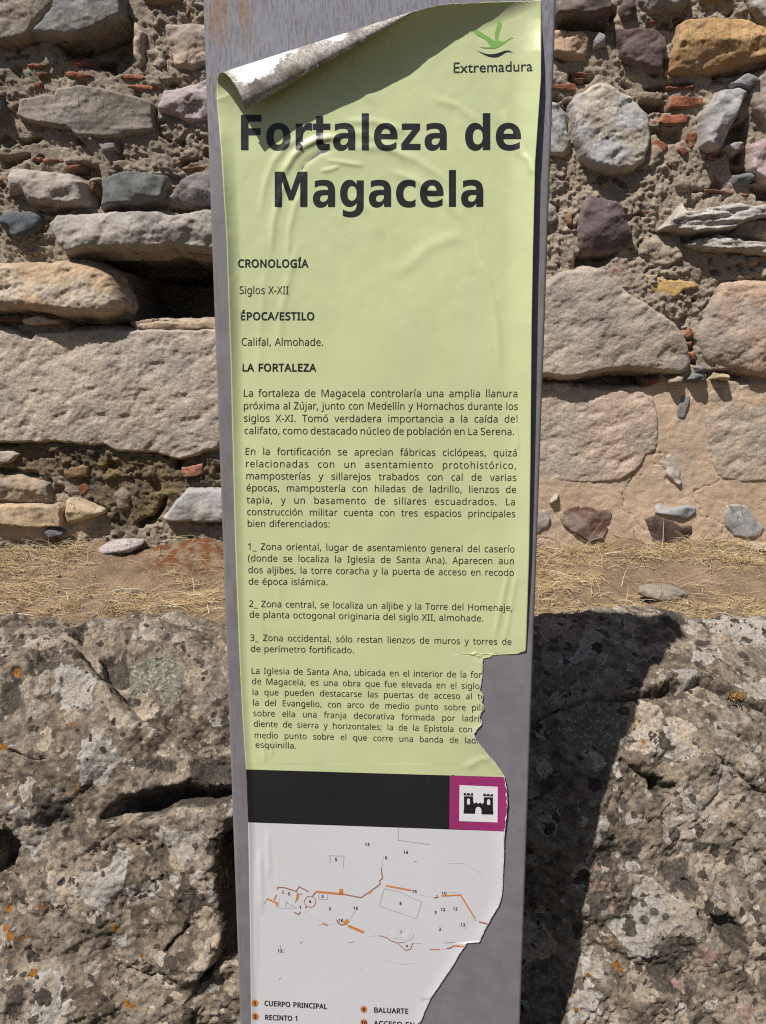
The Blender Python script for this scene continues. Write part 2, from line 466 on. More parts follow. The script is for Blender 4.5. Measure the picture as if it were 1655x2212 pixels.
_rs = [1000]
def stone(poly, c1, c2=None, prot=.03, edge=.022, fac=.012, rough=.006, mat=None, name='stone', step=.004, strat=0.0, warp=1.0, cs=6.0, label=None, tilt=(0, 0)):
    """one stone bedded in the wall: traced outline, chiselled front, rounded arrises, real depth"""
    _rs[0] += 7
    sd = _rs[0]; rnd = random.Random(sd)
    q = wallxz(poly)
    c2 = c2 or tuple(v * 0.8 for v in c1)
    lo = q.min(0) - 0.016; hi = q.max(0) + 0.016
    nx = int((hi[0] - lo[0]) / step) + 2; nz = int((hi[1] - lo[1]) / step) + 2
    x = np.linspace(lo[0], hi[0], nx); z = np.linspace(hi[1], lo[1], nz)
    X, Z = np.meshgrid(x, z)
    a = 0.0036 * warp
    wxn = X + a * fbm(X * 22, Z * 22, 0, 3, sd); wzn = Z + a * fbm(X * 22, Z * 22, 0, 3, sd + 1)
    d = sdf(wxn, wzn, q)
    size = math.sqrt(np.prod(hi - lo)); cx, cz = (lo + hi) / 2
    edge = edge * .68; fac = fac * 1.9
    e = np.clip(d / edge, 0, 1)
    prof = np.sqrt(np.clip(1 - (1 - e) ** 2, 0, 1))
    F = np.full_like(X, 1e9)
    for k in range(6):
        ang = rnd.uniform(0, 6.283); off = rnd.uniform(0.05, 0.5)
        g = rnd.uniform(0.6, 2.2)
        u = ((X - cx) * math.cos(ang) / (hi[0] - lo[0]) + (Z - cz) * math.sin(ang) / (hi[1] - lo[1]))
        F = np.minimum(F, g * (off - u))
    F = np.clip(F, -1.0, 0.35) * fac
    dent = np.minimum(fbm((X + .6 * Z) * 11, (Z - .5 * X) * 20, 0, 3, sd + 2) - .12, 0) * 1.2
    F = F + rough * dent + rough * 0.18 * fbm(X * 30, Z * 30, 0, 3, sd + 9) + rough * 0.22 * fbm(X * 90, Z * 90, 0, 3, sd + 3) + fac * 0.3 * noise(X * 3 / max(size, .1), Z * 3 / max(size, .1), 0, sd + 4)
    if strat:
        F = F + strat * (np.abs(fbm(X * 5 + Z * 6, Z * 34 - X * 4, 0, 4, sd + 5)) - 0.3) * 2
    d = d + 0.0035
    H = -0.012 + (prot + 0.012) * prof + prof * (F + tilt[0] * (X - cx) + tilt[1] * (Z - cz))
    H = np.where(d < 0, -0.012 + 3.5 * d, H)
    m = d > -0.010
    V = np.stack([X, DW - H, Z], -1).reshape(-1, 3)
    Fc = gridfaces(nz, nx, m, flip=True)
    t = sstep(-0.25, 0.35, fbm(X * cs, Z * cs * 1.4, 0, 4, sd + 6))[..., None]
    C = np.array(c1) * (1 - t) + np.array(c2) * t
    C = C * (1 + 0.10 * fbm(X * 40, Z * 40, 0, 3, sd + 8))[..., None]
    dust = (1 - sstep(0, 0.012, d))[..., None] * 0.45
    C = C * (1 - dust) + np.array([0.33, 0.275, 0.21]) * dust
    V, Fc, C = compact(V, Fc, C.reshape(-1, 3))
    me = npmesh(name, V, Fc)
    colattr(me, np.clip(C, 0.01, 1))
    o = obj(name, me, mat or M_ROCK, wall)
    if label: o['label'] = label
    return o
def brick(poly, c=(0.265, 0.098, 0.052), prot=.012):
    k = random.Random(int(poly[0][0] * 7 + poly[0][1])).uniform(0.75, 1.2)
    return stone(poly, tuple(v * k for v in c), tuple(v * k * 0.55 for v in c), prot, .007, .004, .004, M_BRICK, 'brick', .003, warp=0.7, cs=20)

MAUVE = (.30, .275, .265)
# left of the sign
stone(Z1((-190, -80), (330, -80), (345, 60), (215, 210), (200, 245), (110, 275), (0, 285), (-190, 300)), (.29, .245, .20), (.24, .215, .185), .05, .02, .014, .005)
stone(Z1((212, 243), (335, 75), (380, -60), (740, -60), (765, 140), (600, 215), (540, 240), (330, 248)), (.245, .235, .215), (.20, .20, .20), .062, .016, .014, .004)
stone(Z1((790, 150), (805, 130), (830, 150), (875, 210), (868, 380), (850, 420), (820, 410), (795, 330), (785, 240)), (.40, .32, .25), (.34, .28, .23), .03, .02, .012, .004)
stone(Z1((980, 150), (1000, 145), (1210, 148), (1300, 160), (1300, 400), (1130, 430), (1085, 435), (1040, 420), (1000, 330), (975, 220)), (.40, .31, .24), (.33, .27, .23), .03, .025, .016, .006)
stone(Z1((865, 300), (930, 275), (985, 310), (995, 400), (960, 430), (880, 400)), (.31, .26, .20), None, .022, .02, .012, .008)
stone(Z1((820, -40), (1085, -40), (1080, 20), (1000, 55), (900, 40)), (.33, .26, .19), None, .03, .02, .012, .006)
stone(Z1((1150, 20), (1200, 10), (1300, 20), (1300, 80), (1190, 75), (1150, 45)), (.26, .26, .27), None, .02, .015, .01, .004)
stone(Z1((120, 600), (150, 585), (330, 570), (350, 530), (500, 518), (620, 535), (720, 560), (850, 585), (920, 620), (925, 785), (800, 800), (650, 835), (480, 825), (420, 780), (360, 770), (180, 735), (118, 700)), (.235, .205, .17), (.255, .225, .20), .036, .014, .009, .0035, strat=.0015)
stone(Z1((935, 640), (970, 540), (1130, 508), (1235, 480), (1320, 480), (1320, 740), (1130, 745), (1050, 700), (950, 680)), (.38, .31, .30), (.33, .28, .27), .034, .022, .018, .008)
stone(Z1((-80, 530), (0, 535), (35, 575), (65, 700), (0, 722), (-80, 722)), (.14, .15, .16), None, .04, .02, .016, .005)
stone(Z1((585, 855), (610, 840), (695, 845), (695, 890), (610, 910)), (.30, .27, .26), None, .016, .01, .004, .002, step=.003)
stone(Z1((412, 848), (430, 838), (455, 848), (445, 868), (415, 865)), (.46, .36, .28), None, .014, .012, .004, .002, step=.003)
stone(Z1((75, 1010), (110, 998), (200, 1010), (440, 1040), (520, 1090), (545, 1238), (440, 1243), (300, 1233), (190, 1222), (150, 1160), (60, 1170)), (.37, .325, .28), (.29, .26, .24), .055, .028, .024, .006)
stone(Z1((610, 1060), (770, 1020), (1000, 1043), (1010, 1090), (985, 1190), (870, 1228), (610, 1243), (620, 1130)), (.115, .120, .118), (.155, .155, .15), .05, .016, .026, .004)
stone(Z1((1000, 1170), (1080, 1080), (1170, 1025), (1320, 1020), (1320, 1235), (1100, 1225), (1010, 1195)), (.215, .19, .185), (.17, .155, .15), .045, .018, .020, .005)
stone(Z1((10, 1290), (60, 1260), (190, 1250), (285, 1290), (250, 1370), (180, 1420), (100, 1425), (30, 1360)), (.095, .105, .115), (.145, .14, .135), .045, .02, .024, .005)
stone(Z1((315, 1340), (370, 1278), (600, 1270), (850, 1258), (960, 1270), (1060, 1285), (1150, 1270), (1240, 1250), (1320, 1255), (1320, 1510), (1170, 1505), (1040, 1475), (960, 1500), (700, 1502), (560, 1502), (430, 1530), (380, 1470), (340, 1390)), (.345, .305, .275), (.29, .27, .24), .085, .024, .018, .007)
stone(Z1((-140, 1545), (50, 1560), (200, 1555), (330, 1560), (420, 1543), (560, 1560), (640, 1600), (690, 1640), (740, 1740), (762, 1800), (720, 1870), (640, 1900), (520, 1888), (420, 1890), (250, 1858), (-140, 1838)), (.42, .345, .265), (.40, .29, .185), .10, .05, .030, .010, cs=5)
stone(Z1((155, 1885), (240, 1873), (385, 1895), (388, 1922), (260, 1935), (165, 1925)), (.46, .37, .27), None, .055, .012, .006, .003, step=.003)
stone(Z4((-80, 190), (0, 183), (120, 200), (225, 250), (240, 215), (420, 205), (560, 190), (880, 195), (960, 192), (1460, 190), (1480, 860), (1440, 960), (1300, 1010), (1180, 1040), (1000, 990), (780, 990), (700, 945), (620, 950), (400, 925), (200, 930), (-80, 925)), (.415, .345, .28), (.375, .325, .275), .050, .018, .010, .0065, M_GRAN, cs=3)
stone(Z4((880, 192), (905, 165), (990, 142), (1460, 138), (1460, 205), (940, 205)), (.42, .31, .22), None, .028, .012, .006, .005)
stone(Z4((1060, 1400), (1090, 1370), (1130, 1330), (1170, 1280), (1220, 1220), (1480, 1213), (1480, 1440), (1080, 1437)), (.315, .31, .30), (.36, .34, .31), .055, .02, .012, .004)
stone(Z4((-80, 1300), (30, 1318), (400, 1318), (430, 1340), (430, 1472), (300, 1472), (-80, 1450)), (.45, .33, .205), (.41, .315, .22), .045, .012, .008, .004)
stone(Z4((-80, 1150), (40, 1150), (120, 1130), (330, 1180), (350, 1260), (350, 1312), (200, 1318), (-80, 1300)), (.31, .24, .165), (.22, .175, .14), .032, .02, .014, .010)
stone(Z4((430, 1370), (450, 1290), (520, 1280), (690, 1350), (705, 1382), (640, 1400), (520, 1440), (440, 1452)), (.47, .36, .23), (.40, .32, .23), .040, .02, .014, .004)
stone(Z4((290, 1500), (310, 1475), (370, 1472), (440, 1500), (425, 1528), (340, 1542)), (.115, .12, .14), None, .03, .012, .008, .003, step=.003)
stone(Z4((415, 1100), (440, 1080), (600, 1058), (590, 1150), (430, 1167)), (.27, .165, .065), (.21, .13, .07), .026, .014, .008, .006)
stone(Z4((-80, 980), (100, 968), (160, 1000), (100, 1060), (-80, 1070)), (.33, .28, .225), None, .026, .016, .010, .007)
stone(Z4((740, 1250), (800, 1210), (860, 1250), (860, 1350), (790, 1380), (750, 1320)), (.22, .17, .13), None, .03, .02, .010, .006)
# right of the sign
stone(Z3((200, 60), (260, -60), (550, -60), (550, 110), (450, 140), (330, 150), (200, 150)), (.105, .080, .074), (.15, .118, .108), .060, .016, .022, .005)
stone(Z3((612, 60), (640, 0), (690, 8), (728, 80), (720, 112), (640, 147), (618, 120)), (.15, .108, .10), None, .035, .014, .012, .004, step=.003)
stone(Z3((755, -60), (1040, -60), (1040, 30), (1000, 90), (850, 107), (800, 80)), (.34, .315, .30), (.27, .25, .24), .045, .022, .022, .006)
stone(Z3((1340, -60), (1650, -60), (1650, 215), (1500, 185), (1400, 75)), (.37, .33, .27), (.31, .29, .26), .040, .02, .016, .006)
stone(Z3((1080, -60), (1330, -60), (1340, 30), (1200, 50), (1110, 20)), (.25, .20, .13), None, .028, .02, .014, .008)
stone(Z3((190, 200), (390, 195), (425, 240), (430, 330), (400, 385), (300, 380), (190, 350)), (.45, .315, .215), (.40, .27, .20), .040, .022, .014, .007)
stone(Z3((440, 270), (470, 208), (520, 230), (540, 312), (480, 317), (448, 325)), (.34, .325, .30), None, .035, .014, .010, .004, step=.003)
stone(Z3((568, 195), (600, 188), (720, 185), (820, 195), (892, 240), (905, 300), (880, 472), (800, 465), (700, 420), (620, 390), (580, 280)), (.105, .072, .066), (.155, .118, .112), .042, .022, .016, .005)
stone(Z3((958, 175), (1000, 140), (1200, 123), (1380, 123), (1480, 180), (1530, 250), (1650, 300), (1650, 385), (1480, 400), (1330, 430), (1180, 467), (1000, 477), (913, 465), (913, 370), (945, 270)), (.40, .255, .125), (.34, .205, .095), .062, .022, .020, .007, cs=9)
stone(Z3((1480, 440), (1650, 400), (1650, 820), (1510, 790), (1420, 700), (1390, 600), (1400, 560)), (.40, .305, .24), (.35, .28, .24), .035, .022, .016, .006)
stone(Z3((1280, 525), (1380, 470), (1470, 520), (1400, 577), (1300, 552)), (.255, .26, .275), None, .045, .012, .014, .004, step=.003)
stone(Z3((310, 650), (345, 590), (480, 513), (560, 530), (620, 575), (690, 600), (800, 740), (805, 880), (770, 1000), (700, 1067), (580, 1082), (450, 1060), (370, 1000), (330, 900), (313, 780)), (.36, .35, .345), (.43, .38, .31), .050, .026, .020, .008, cs=8)
stone(Z3((160, 640), (240, 640), (290, 700), (300, 800), (327, 900), (320, 950), (270, 987), (160, 970)), (.33, .33, .325), (.42, .36, .27), .035, .022, .014, .006)
stone(Z3((1095, 720), (1150, 660), (1210, 580), (1330, 555), (1388, 600), (1330, 700), (1280, 800), (1240, 900), (1230, 940), (1150, 947), (1100, 920), (1098, 800)), (.40, .38, .365), (.34, .325, .32), .065, .02, .030, .006)
stone(Z3((1248, 912), (1300, 885), (1372, 890), (1330, 950), (1290, 962)), (.41, .39, .365), None, .045, .012, .012, .004, step=.003)
stone(Z3((1400, 910), (1540, 840), (1650, 890), (1650, 1150), (1480, 1140), (1400, 1060)), (.46, .37, .355), (.36, .26, .26), .048, .02, .026, .008)
stone(Z3((1310, 1080), (1420, 1060), (1462, 1100), (1400, 1150), (1312, 1150)), (.14, .15, .155), None, .03, .016, .012, .005)
stone(Z3((393, 1235), (430, 1200), (520, 1230), (610, 1260), (640, 1330), (690, 1430), (702, 1480), (640, 1540), (540, 1557), (380, 1562), (353, 1470), (370, 1340)), (.105, .080, .080), (.165, .130, .128), .045, .018, .020, .005)
stone(Z3((275, 1320), (322, 1303), (327, 1390), (290, 1402)), (.27, .16, .07), None, .018, .01, .005, .004, step=.003)
stone(Z3((150, 1220), (230, 1280), (242, 1360), (200, 1402), (150, 1390)), (.30, .27, .25), (.20, .18, .17), .03, .018, .012, .005)
stone(Z3((833, 1422), (900, 1370), (960, 1290), (990, 1253), (1005, 1310), (1100, 1298), (1300, 1263), (1420, 1273), (1650, 1245), (1650, 1340), (1400, 1372), (1280, 1432), (1050, 1462), (970, 1440), (900, 1432)), (.45, .41, .355), (.38, .36, .33), .070, .016, .014, .004, strat=.010)
stone(Z3((985, 1520), (1080, 1480), (1200, 1453), (1400, 1490), (1650, 1510), (1650, 1575), (1480, 1582), (1300, 1562), (1150, 1557), (1080, 1542)), (.43, .385, .325), (.35, .325, .29), .055, .016, .010, .004, strat=.008)
stone(Z3((1280, 1440), (1340, 1370), (1420, 1350), (1650, 1345), (1650, 1500), (1400, 1475), (1290, 1465)), (.34, .285, .22), None, .03, .02, .012, .010)
stone(Z3((770, 1690), (850, 1700), (950, 1725), (1080, 1730), (1112, 1775), (1000, 1800), (960, 1842), (880, 1842), (820, 1800)), (.50, .33, .14), (.45, .31, .16), .012, .01, .004, .003)
stone(Z3((1265, 1580), (1380, 1558), (1382, 1620), (1280, 1632)), (.36, .32, .29), None, .022, .012, .006, .004, step=.003)
stone(Z3((1408, 1580), (1472, 1578), (1462, 1642), (1400, 1632)), (.34, .24, .19), None, .022, .012, .006, .004, step=.003)
stone(Z3((1490, 1650), (1540, 1635), (1600, 1700), (1480, 1712)), (.48, .43, .36), None, .026, .014, .008, .005, step=.003)
stone(Z3((790, 840), (760, 1000), (800, 1060), (880, 1010), (900, 950), (860, 900)), (.30, .245, .175), None, .022, .02, .010, .010)
stone(Z3((1050, 1120), (950, 1090), (960, 1180), (1050, 1200)), (.31, .255, .19), None, .022, .018, .010, .010)
stone(Z3((760, 1460), (800, 1430), (930, 1445), (985, 1500), (1010, 1600), (900, 1660), (800, 1640), (740, 1560)), (.315, .262, .20), None, .024, .03, .014, .011)
stone([(1120, 820), (1120, 615), (1173, 612), (1205, 589), (1261, 574), (1303, 581), (1331, 614), (1366, 641), (1422, 676), (1450, 697), (1471, 722), (1485, 757), (1488, 783), (1480, 800), (1463, 810), (1410, 806), (1350, 800), (1300, 806), (1270, 812), (1230, 822), (1170, 815)], (.405, .34, .275), (.36, .312, .262), .062, .03, .016, .0055, M_GRAN, cs=3)
stone([(1500, 722), (1512, 700), (1527, 666), (1556, 610), (1600, 606), (1760, 606), (1760, 830), (1655, 822), (1600, 806), (1570, 798), (1527, 790), (1518, 775), (1506, 748)], (.42, .30, .22), (.36, .29, .24), .060, .03, .030, .0065, M_GRAN, cs=4)
stone(Z5((1112, 392), (1160, 345), (1230, 350), (1262, 400), (1200, 417)), (.145, .16, .155), None, .05, .016, .016, .004, step=.003)
stone(Z5((1283, 392), (1310, 348), (1390, 358), (1402, 400)), (.42, .33, .22), None, .05, .018, .008, .004, step=.003)
stone(Z5((998, 395), (1060, 363), (1107, 370), (1085, 425), (1010, 425)), (.38, .30, .235), None, .05, .014, .010, .005, step=.003)
stone(Z5((1180, 310), (1200, 295), (1245, 310), (1240, 345), (1190, 345)), (.22, .22, .23), None, .04, .012, .010, .004, step=.003)
stone(Z5((60, 415), (300, 412), (480, 450), (700, 455), (850, 460), (930, 510), (950, 640), (960, 800), (940, 850), (880, 880), (850, 950), (700, 1050), (500, 1062), (300, 1050), (60, 1052)), (.475, .365, .285), (.41, .34, .275), .011, .012, .006, .005, M_GRAN, cs=4)
stone(Z5((1240, 450), (1400, 430), (1600, 450), (1850, 470), (1850, 1050), (1500, 1062), (1350, 1040), (1265, 900), (1250, 650)), (.445, .35, .26), (.395, .325, .255), .010, .02, .006, .005, M_GRAN, cs=4)
stone(Z5((1088, 502), (1110, 485), (1167, 490), (1150, 570), (1120, 652), (1068, 640), (1075, 570)), (.20, .185, .19), (.235, .215, .215), .013, .008, .004, .002, step=.003)
stone(Z5((998, 880), (1030, 860), (1060, 900), (1090, 960), (1112, 1060), (1080, 1087), (1040, 1050), (1000, 1000)), (.40, .36, .32), (.28, .25, .235), .012, .014, .010, .004)
stone(Z5((308, 1290), (350, 1222), (420, 1200), (530, 1208), (560, 1235), (610, 1222), (657, 1250), (657, 1330), (600, 1422), (500, 1452), (430, 1400), (340, 1350)), (.135, .075, .055), (.21, .155, .13), .016, .010, .010, .004, cs=10)
stone(Z5((923, 1190), (960, 1178), (1030, 1220), (1110, 1198), (1197, 1205), (1202, 1250), (1140, 1302), (1050, 1280), (930, 1257)), (.28, .285, .295), (.34, .33, .32), .016, .012, .012, .003)
stone(Z5((858, 1290), (930, 1262), (1050, 1300), (1090, 1335), (1172, 1330), (1172, 1390), (1140, 1472), (1030, 1500), (950, 1485), (900, 1400)), (.080, .052, .042), (.115, .080, .066), .015, .010, .010, .003)
stone(Z5((1368, 1270), (1390, 1200), (1450, 1190), (1530, 1203), (1582, 1300), (1648, 1350), (1600, 1412), (1530, 1422), (1440, 1407), (1380, 1340)), (.29, .29, .29), (.34, .325, .31), .013, .010, .006, .003)
stone(Z5((60, 1230), (230, 1225), (262, 1290), (240, 1350), (150, 1412), (60, 1410)), (.36, .315, .285), None, .013, .014, .006, .003)
stone(Z5((245, 1192), (268, 1130), (312, 1122), (300, 1162), (262, 1197)), (.42, .39, .35), None, .024, .008, .006, .003, step=.003)
for p in ([Z1(*q) for q in (((160, 385), (200, 375), (285, 390), (270, 410), (165, 405)), ((220, 430), (280, 425), (287, 460), (230, 470)), ((385, 430), (420, 420), (530, 440), (572, 462), (480, 472), (400, 460)),
        ((700, 458), (760, 440), (850, 445), (885, 470), (850, 485), (740, 478)), ((740, 512), (800, 503), (890, 505), (967, 510), (960, 535), (900, 542), (770, 527)), ((200, 490), (262, 488), (260, 530), (205, 522)),
        ((90, 535), (190, 533), (192, 562), (100, 567)), ((990, 447), (1060, 440), (1052, 465), (1000, 472)), ((195, 925), (262, 933), (252, 962), (200, 952)), ((258, 940), (390, 945), (385, 972), (260, 972)),
        ((380, 985), (490, 968), (480, 1000), (385, 1017)), ((1075, 990), (1210, 983), (1217, 1002), (1080, 1007)), ((540, 1080), (567, 1083), (572, 1142), (545, 1132)), ((235, 1392), (280, 1330), (302, 1340), (265, 1392)),
        ((275, 1395), (307, 1390), (302, 1437), (280, 1437)), ((188, 1490), (220, 1473), (217, 1500), (192, 1532)), ((-60, 1880), (130, 1875), (132, 1907), (-60, 1912)), ((1103, 55), (1132, 60), (1127, 122), (1105, 112)),
        ((420, 360), (520, 350), (530, 385), (430, 395)))]
        + [Z3(*q) for q in (((885, 350), (917, 350), (905, 492), (880, 492)), ((925, 590), (1130, 600), (1132, 652), (1080, 667), (920, 672)), ((858, 752), (890, 703), (1047, 710), (1035, 772), (890, 777)), ((1028, 830), (1060, 803), (1097, 820), (1087, 900), (1060, 922), (1018, 870)),
        ((808, 880), (840, 850), (922, 900), (900, 947), (820, 932)), ((958, 920), (1020, 893), (1047, 940), (1010, 972)), ((900, 535), (1090, 528), (1070, 552), (910, 558)), ((340, 440), (430, 453), (420, 474), (340, 464)), ((328, 482), (402, 490), (395, 517), (340, 502)),
        ((200, 513), (350, 518), (362, 567), (300, 574), (200, 550)), ((1138, 1165), (1332, 1178), (1310, 1198), (1140, 1187)), ((1348, 1190), (1432, 1200), (1380, 1222)), ((1318, 1020), (1392, 1030), (1370, 1047)), ((700, 1050), (770, 1045), (765, 1062), (705, 1065)),
        ((765, 1295), (862, 1305), (860, 1325), (775, 1318)), ((300, 1630), (340, 1618), (335, 1642), (305, 1648)), ((800, 130), (860, 120), (850, 145), (810, 148)), ((805, 170), (915, 168), (905, 187), (820, 190)), ((945, 140), (1030, 95), (1035, 108), (960, 155)), ((1150, 945), (1210, 975), (1200, 1000), (1150, 975)), ((1180, 500), (1260, 500), (1255, 528), (1190, 530)), ((920, 985), (940, 985), (940, 1035), (915, 1025)))]
        + [Z5(*q) for q in (((1108, 100), (1160, 48), (1182, 90), (1140, 142)), ((1128, 150), (1182, 140), (1160, 192)), ((1148, 212), (1192, 200), (1200, 272), (1165, 267)), ((870, 385), (962, 378), (952, 422), (878, 432)))]
        + [Z4(*q) for q in (((500, 1210), (562, 1178), (592, 1240), (530, 1282)),)]):
    brick(p)
brick(Z4((1183, 1080), (1330, 1058), (1332, 1120), (1290, 1142), (1200, 1152)), (.44, .20, .135), .035)
# the courses carry on behind the sign
_r = random.Random(9)
z = 0.93
while z < 2.80:
    hgt = _r.uniform(.10, .24); x = -0.50 + _r.uniform(0, .05)
    while x < 0.50:
        wdt = min(_r.uniform(.12, .42), 0.53 - x)
        if wdt > .07 and _r.random() < .88:
            k = _r.randint(7, 10); pts = []
            for i in range(k):
                a = 6.283 * (i + _r.uniform(-.25, .25)) / k
                pts.append((x + wdt / 2 + 0.5 * wdt * math.copysign(abs(math.cos(a)) ** .5, math.cos(a)) * _r.uniform(.8, 1.0), z + hgt / 2 + 0.48 * hgt * math.copysign(abs(math.sin(a)) ** .5, math.sin(a)) * _r.uniform(.78, 1.0)))
            a, b = project(np.array([(p[0], DW, p[1]) for p in pts]))
            c = _r.choice(((.30, .26, .22), (.36, .30, .24), (.20, .19, .18), (.40, .31, .23), (.33, .29, .27), (.16, .12, .11), (.42, .33, .25)))
            stone(list(zip(a, b)), c, tuple(v * .82 for v in c), _r.uniform(.02, .06), .02, .014, .006, step=.005)
        x += wdt + _r.uniform(.015, .05)
    z += hgt + _r.uniform(.015, .04)
# and past the picture's edges
_r = random.Random(5)
for side in (-1, 1):
    z = 1.0
    while z < 2.8:
        hgt = _r.uniform(.12, .26); x = 1.66 + _r.uniform(0, .08)
        while x < 2.9:
            wdt = _r.uniform(.14, .5)
            pts = []
            for k in range(9):
                a = 6.283 * (k + _r.uniform(-.25, .25)) / 9
                pts.append((side * (x + wdt / 2) + 0.48 * wdt * math.copysign(abs(math.cos(a)) ** .6, math.cos(a)) * _r.uniform(.75, 1.0), z + hgt / 2 + 0.46 * hgt * math.copysign(abs(math.sin(a)) ** .6, math.sin(a)) * _r.uniform(.85, 1.05)))
            q = np.array([(p[0], DW, p[1]) for p in pts]); a, b = project(q)
            g = _r.uniform(.2, .38)
            stone(list(zip(a, b)), (g, g * .87, g * .74), None, _r.uniform(.015, .05), .025, .016, .006, step=.007)
            x += wdt + 0.03
        z += hgt + 0.025

# ------------------------------------------------------------------ the two lichen-covered boulders behind the sign
def B1(*p): return [(x * .42320, 1275.7 + y * .42320) for x, y in p]
def B2(*p): return [(1034.4 + x * .42305, 1275.7 + y * .42305) for x, y in p]

def mat_lichen():
    t = NT('lichen covered rock', 0.93, 0.2)
    pale, mint, orng, pink, dark = [t.attr(k, 'Fac') for k in ('pale', 'mint', 'orange', 'pink', 'dark')]
    wob = t.n('ShaderNodeVectorMath', operation='ADD')
    nz = t.noise(26, 4, 0.6, out='Color')
    sc = t.n('ShaderNodeVectorMath', operation='MULTIPLY_ADD')
    t.link(nz, sc.inputs[0]); sc.inputs[1].default_value = (0.045, 0.045, 0.045); sc.inputs[2].default_value = (-0.0225,) * 3
    t.link(t.xyz, wob.inputs[0]); t.link(sc.outputs[0], wob.inputs[1])
    W = wob.outputs[0]
    fine = t.noise(150, 6, 0.75)
    mid = t.noise(34, 6, 0.68)
    big = t.noise(6, 5, 0.6)
    base = t.mix(t.ramp(mid, 0.36, 0.64), (0.095, 0.078, 0.06), (0.275, 0.222, 0.166))
    base = t.mix(t.ramp(big, 0.42, 0.60), base, t.mix(t.ramp(mid, 0.35, 0.65), (0.18, 0.152, 0.122), (0.385, 0.33, 0.262)))
    # crusts of grey-beige lichen with crisp scalloped rims
    def crust(col, scale, colr, amt, seed, rim=True):
        vx = t.map((1, 1, 1), vec=W); m = vx.node; m.inputs['Location'].default_value = (seed, seed * 1.7, seed * .6)
        v = t.vor(scale, vec=vx); idc = t.vor(scale, vec=vx, out='Color')
        sep = t.n('ShaderNodeSeparateColor'); t.link(idc, sep.inputs[0])
        rad = t.math('MULTIPLY', t.math('SUBTRACT', sep.outputs[0], 1 - amt), 0.62 / amt)
        e = t.math('SUBTRACT', rad, v)
        k = t.ramp(e, 0.0, 0.03)
        cc = t.mix(t.ramp(e, 0.03, 0.10), tuple(min(1, q * 1.22) for q in colr), colr) if rim else colr
        cc = t.mix(1.0, cc, t.mix(t.ramp(fine, 0.3, 0.7, False), (0.80, 0.80, 0.80), (1.18, 1.18, 1.18)), 'MULTIPLY')
        cc = t.mix(1.0, cc, t.mix(sep.outputs[1], (0.80, 0.78, 0.76), (1.16, 1.16, 1.16)), 'MULTIPLY')
        return t.mix(k, col, cc), k
    c, k1 = crust(base, 9, (0.385, 0.325, 0.255), 0.66, 1.3)
    c, k2 = crust(c, 17, (0.345, 0.29, 0.222), 0.48, 4.1)
    c, k3 = crust(c, 27, (0.42, 0.375, 0.32), 0.30, 7.7)
    # the large pale patches
    e = t.math('ADD', pale, t.math('MULTIPLY', t.math('SUBTRACT', t.noise(22, 4, 0.65), 0.5), 1.15))
    kp = t.ramp(e, 0.455, 0.50)
    pc = t.mix(t.ramp(e, 0.56, 0.78), (0.44, 0.42, 0.385), t.mix(t.ramp(big, .4, .6), (0.385, 0.36, 0.325), (0.355, 0.31, 0.25)))
    pc = t.mix(1.0, pc, t.mix(t.ramp(fine, 0.3, 0.7, False), (0.84, 0.84, 0.84), (1.14, 1.14, 1.14)), 'MULTIPLY')
    c = t.mix(kp, c, pc)
    c, k4 = crust(c, 38, (0.42, 0.40, 0.37), 0.13, 2.9)
    c, k4b = crust(c, 75, (0.37, 0.34, 0.30), 0.22, 12.9, False)
    # black crusts and dots; the dark mask also paints shade into the hollows
    c, k5 = crust(c, 30, (0.085, 0.073, 0.060), 0.17, 9.2, False)
    c, k6 = crust(c, 60, (0.080, 0.068, 0.056), 0.24, 5.5, False)
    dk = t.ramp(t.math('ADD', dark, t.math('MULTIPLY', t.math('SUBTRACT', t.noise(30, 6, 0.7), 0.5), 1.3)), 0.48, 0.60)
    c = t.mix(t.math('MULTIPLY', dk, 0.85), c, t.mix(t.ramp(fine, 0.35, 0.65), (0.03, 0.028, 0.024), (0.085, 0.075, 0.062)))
    sp = t.ramp(t.noise(100, 6, 0.74), 0.575, 0.63)
    c = t.mix(t.math('MULTIPLY', sp, 0.75), c, (0.055, 0.047, 0.040))
    sw = t.ramp(t.noise(95, 5, 0.72, vec=W), 0.635, 0.68)
    c = t.mix(t.math('MULTIPLY', sw, 0.8), c, (0.40, 0.375, 0.335))
    # ochre stain, pink crust, orange rosettes
    oc = t.ramp(t.noise(8.5, 5, 0.62, dist=0.7), 0.655, 0.72)
    c = t.mix(t.math('MULTIPLY', oc, 0.6), c, (0.32, 0.20, 0.095))
    pk = t.ramp(t.math('ADD', pink, t.math('MULTIPLY', t.math('SUBTRACT', t.noise(40, 5, 0.7), 0.5), 2.6)), 0.78, 0.90)
    c = t.mix(pk, c, t.mix(t.ramp(fine, 0.35, 0.65), (0.25, 0.15, 0.125), (0.38, 0.28, 0.245)))
    og = t.ramp(t.math('ADD', orng, t.math('MULTIPLY', t.math('SUBTRACT', t.noise(60, 4, 0.6), 0.5), 0.9)), 0.50, 0.60)
    c = t.mix(og, c, t.mix(t.ramp(fine, 0.35, 0.65), (0.23, 0.088, 0.016), (0.37, 0.16, 0.035)))
    # the leafy mint-green lichen
    mv = t.vor(85, vec=W, feature='F1')
    me_ = t.math('ADD', mint, t.math('MULTIPLY', t.math('SUBTRACT', t.noise(38, 5, 0.65), 0.5), 1.3))
    mk = t.ramp(me_, 0.50, 0.57)
    mc = t.mix(t.ramp(mv, 0.12, 0.55), (0.47, 0.45, 0.365), (0.22, 0.21, 0.165))
    c = t.mix(mk, c, mc)
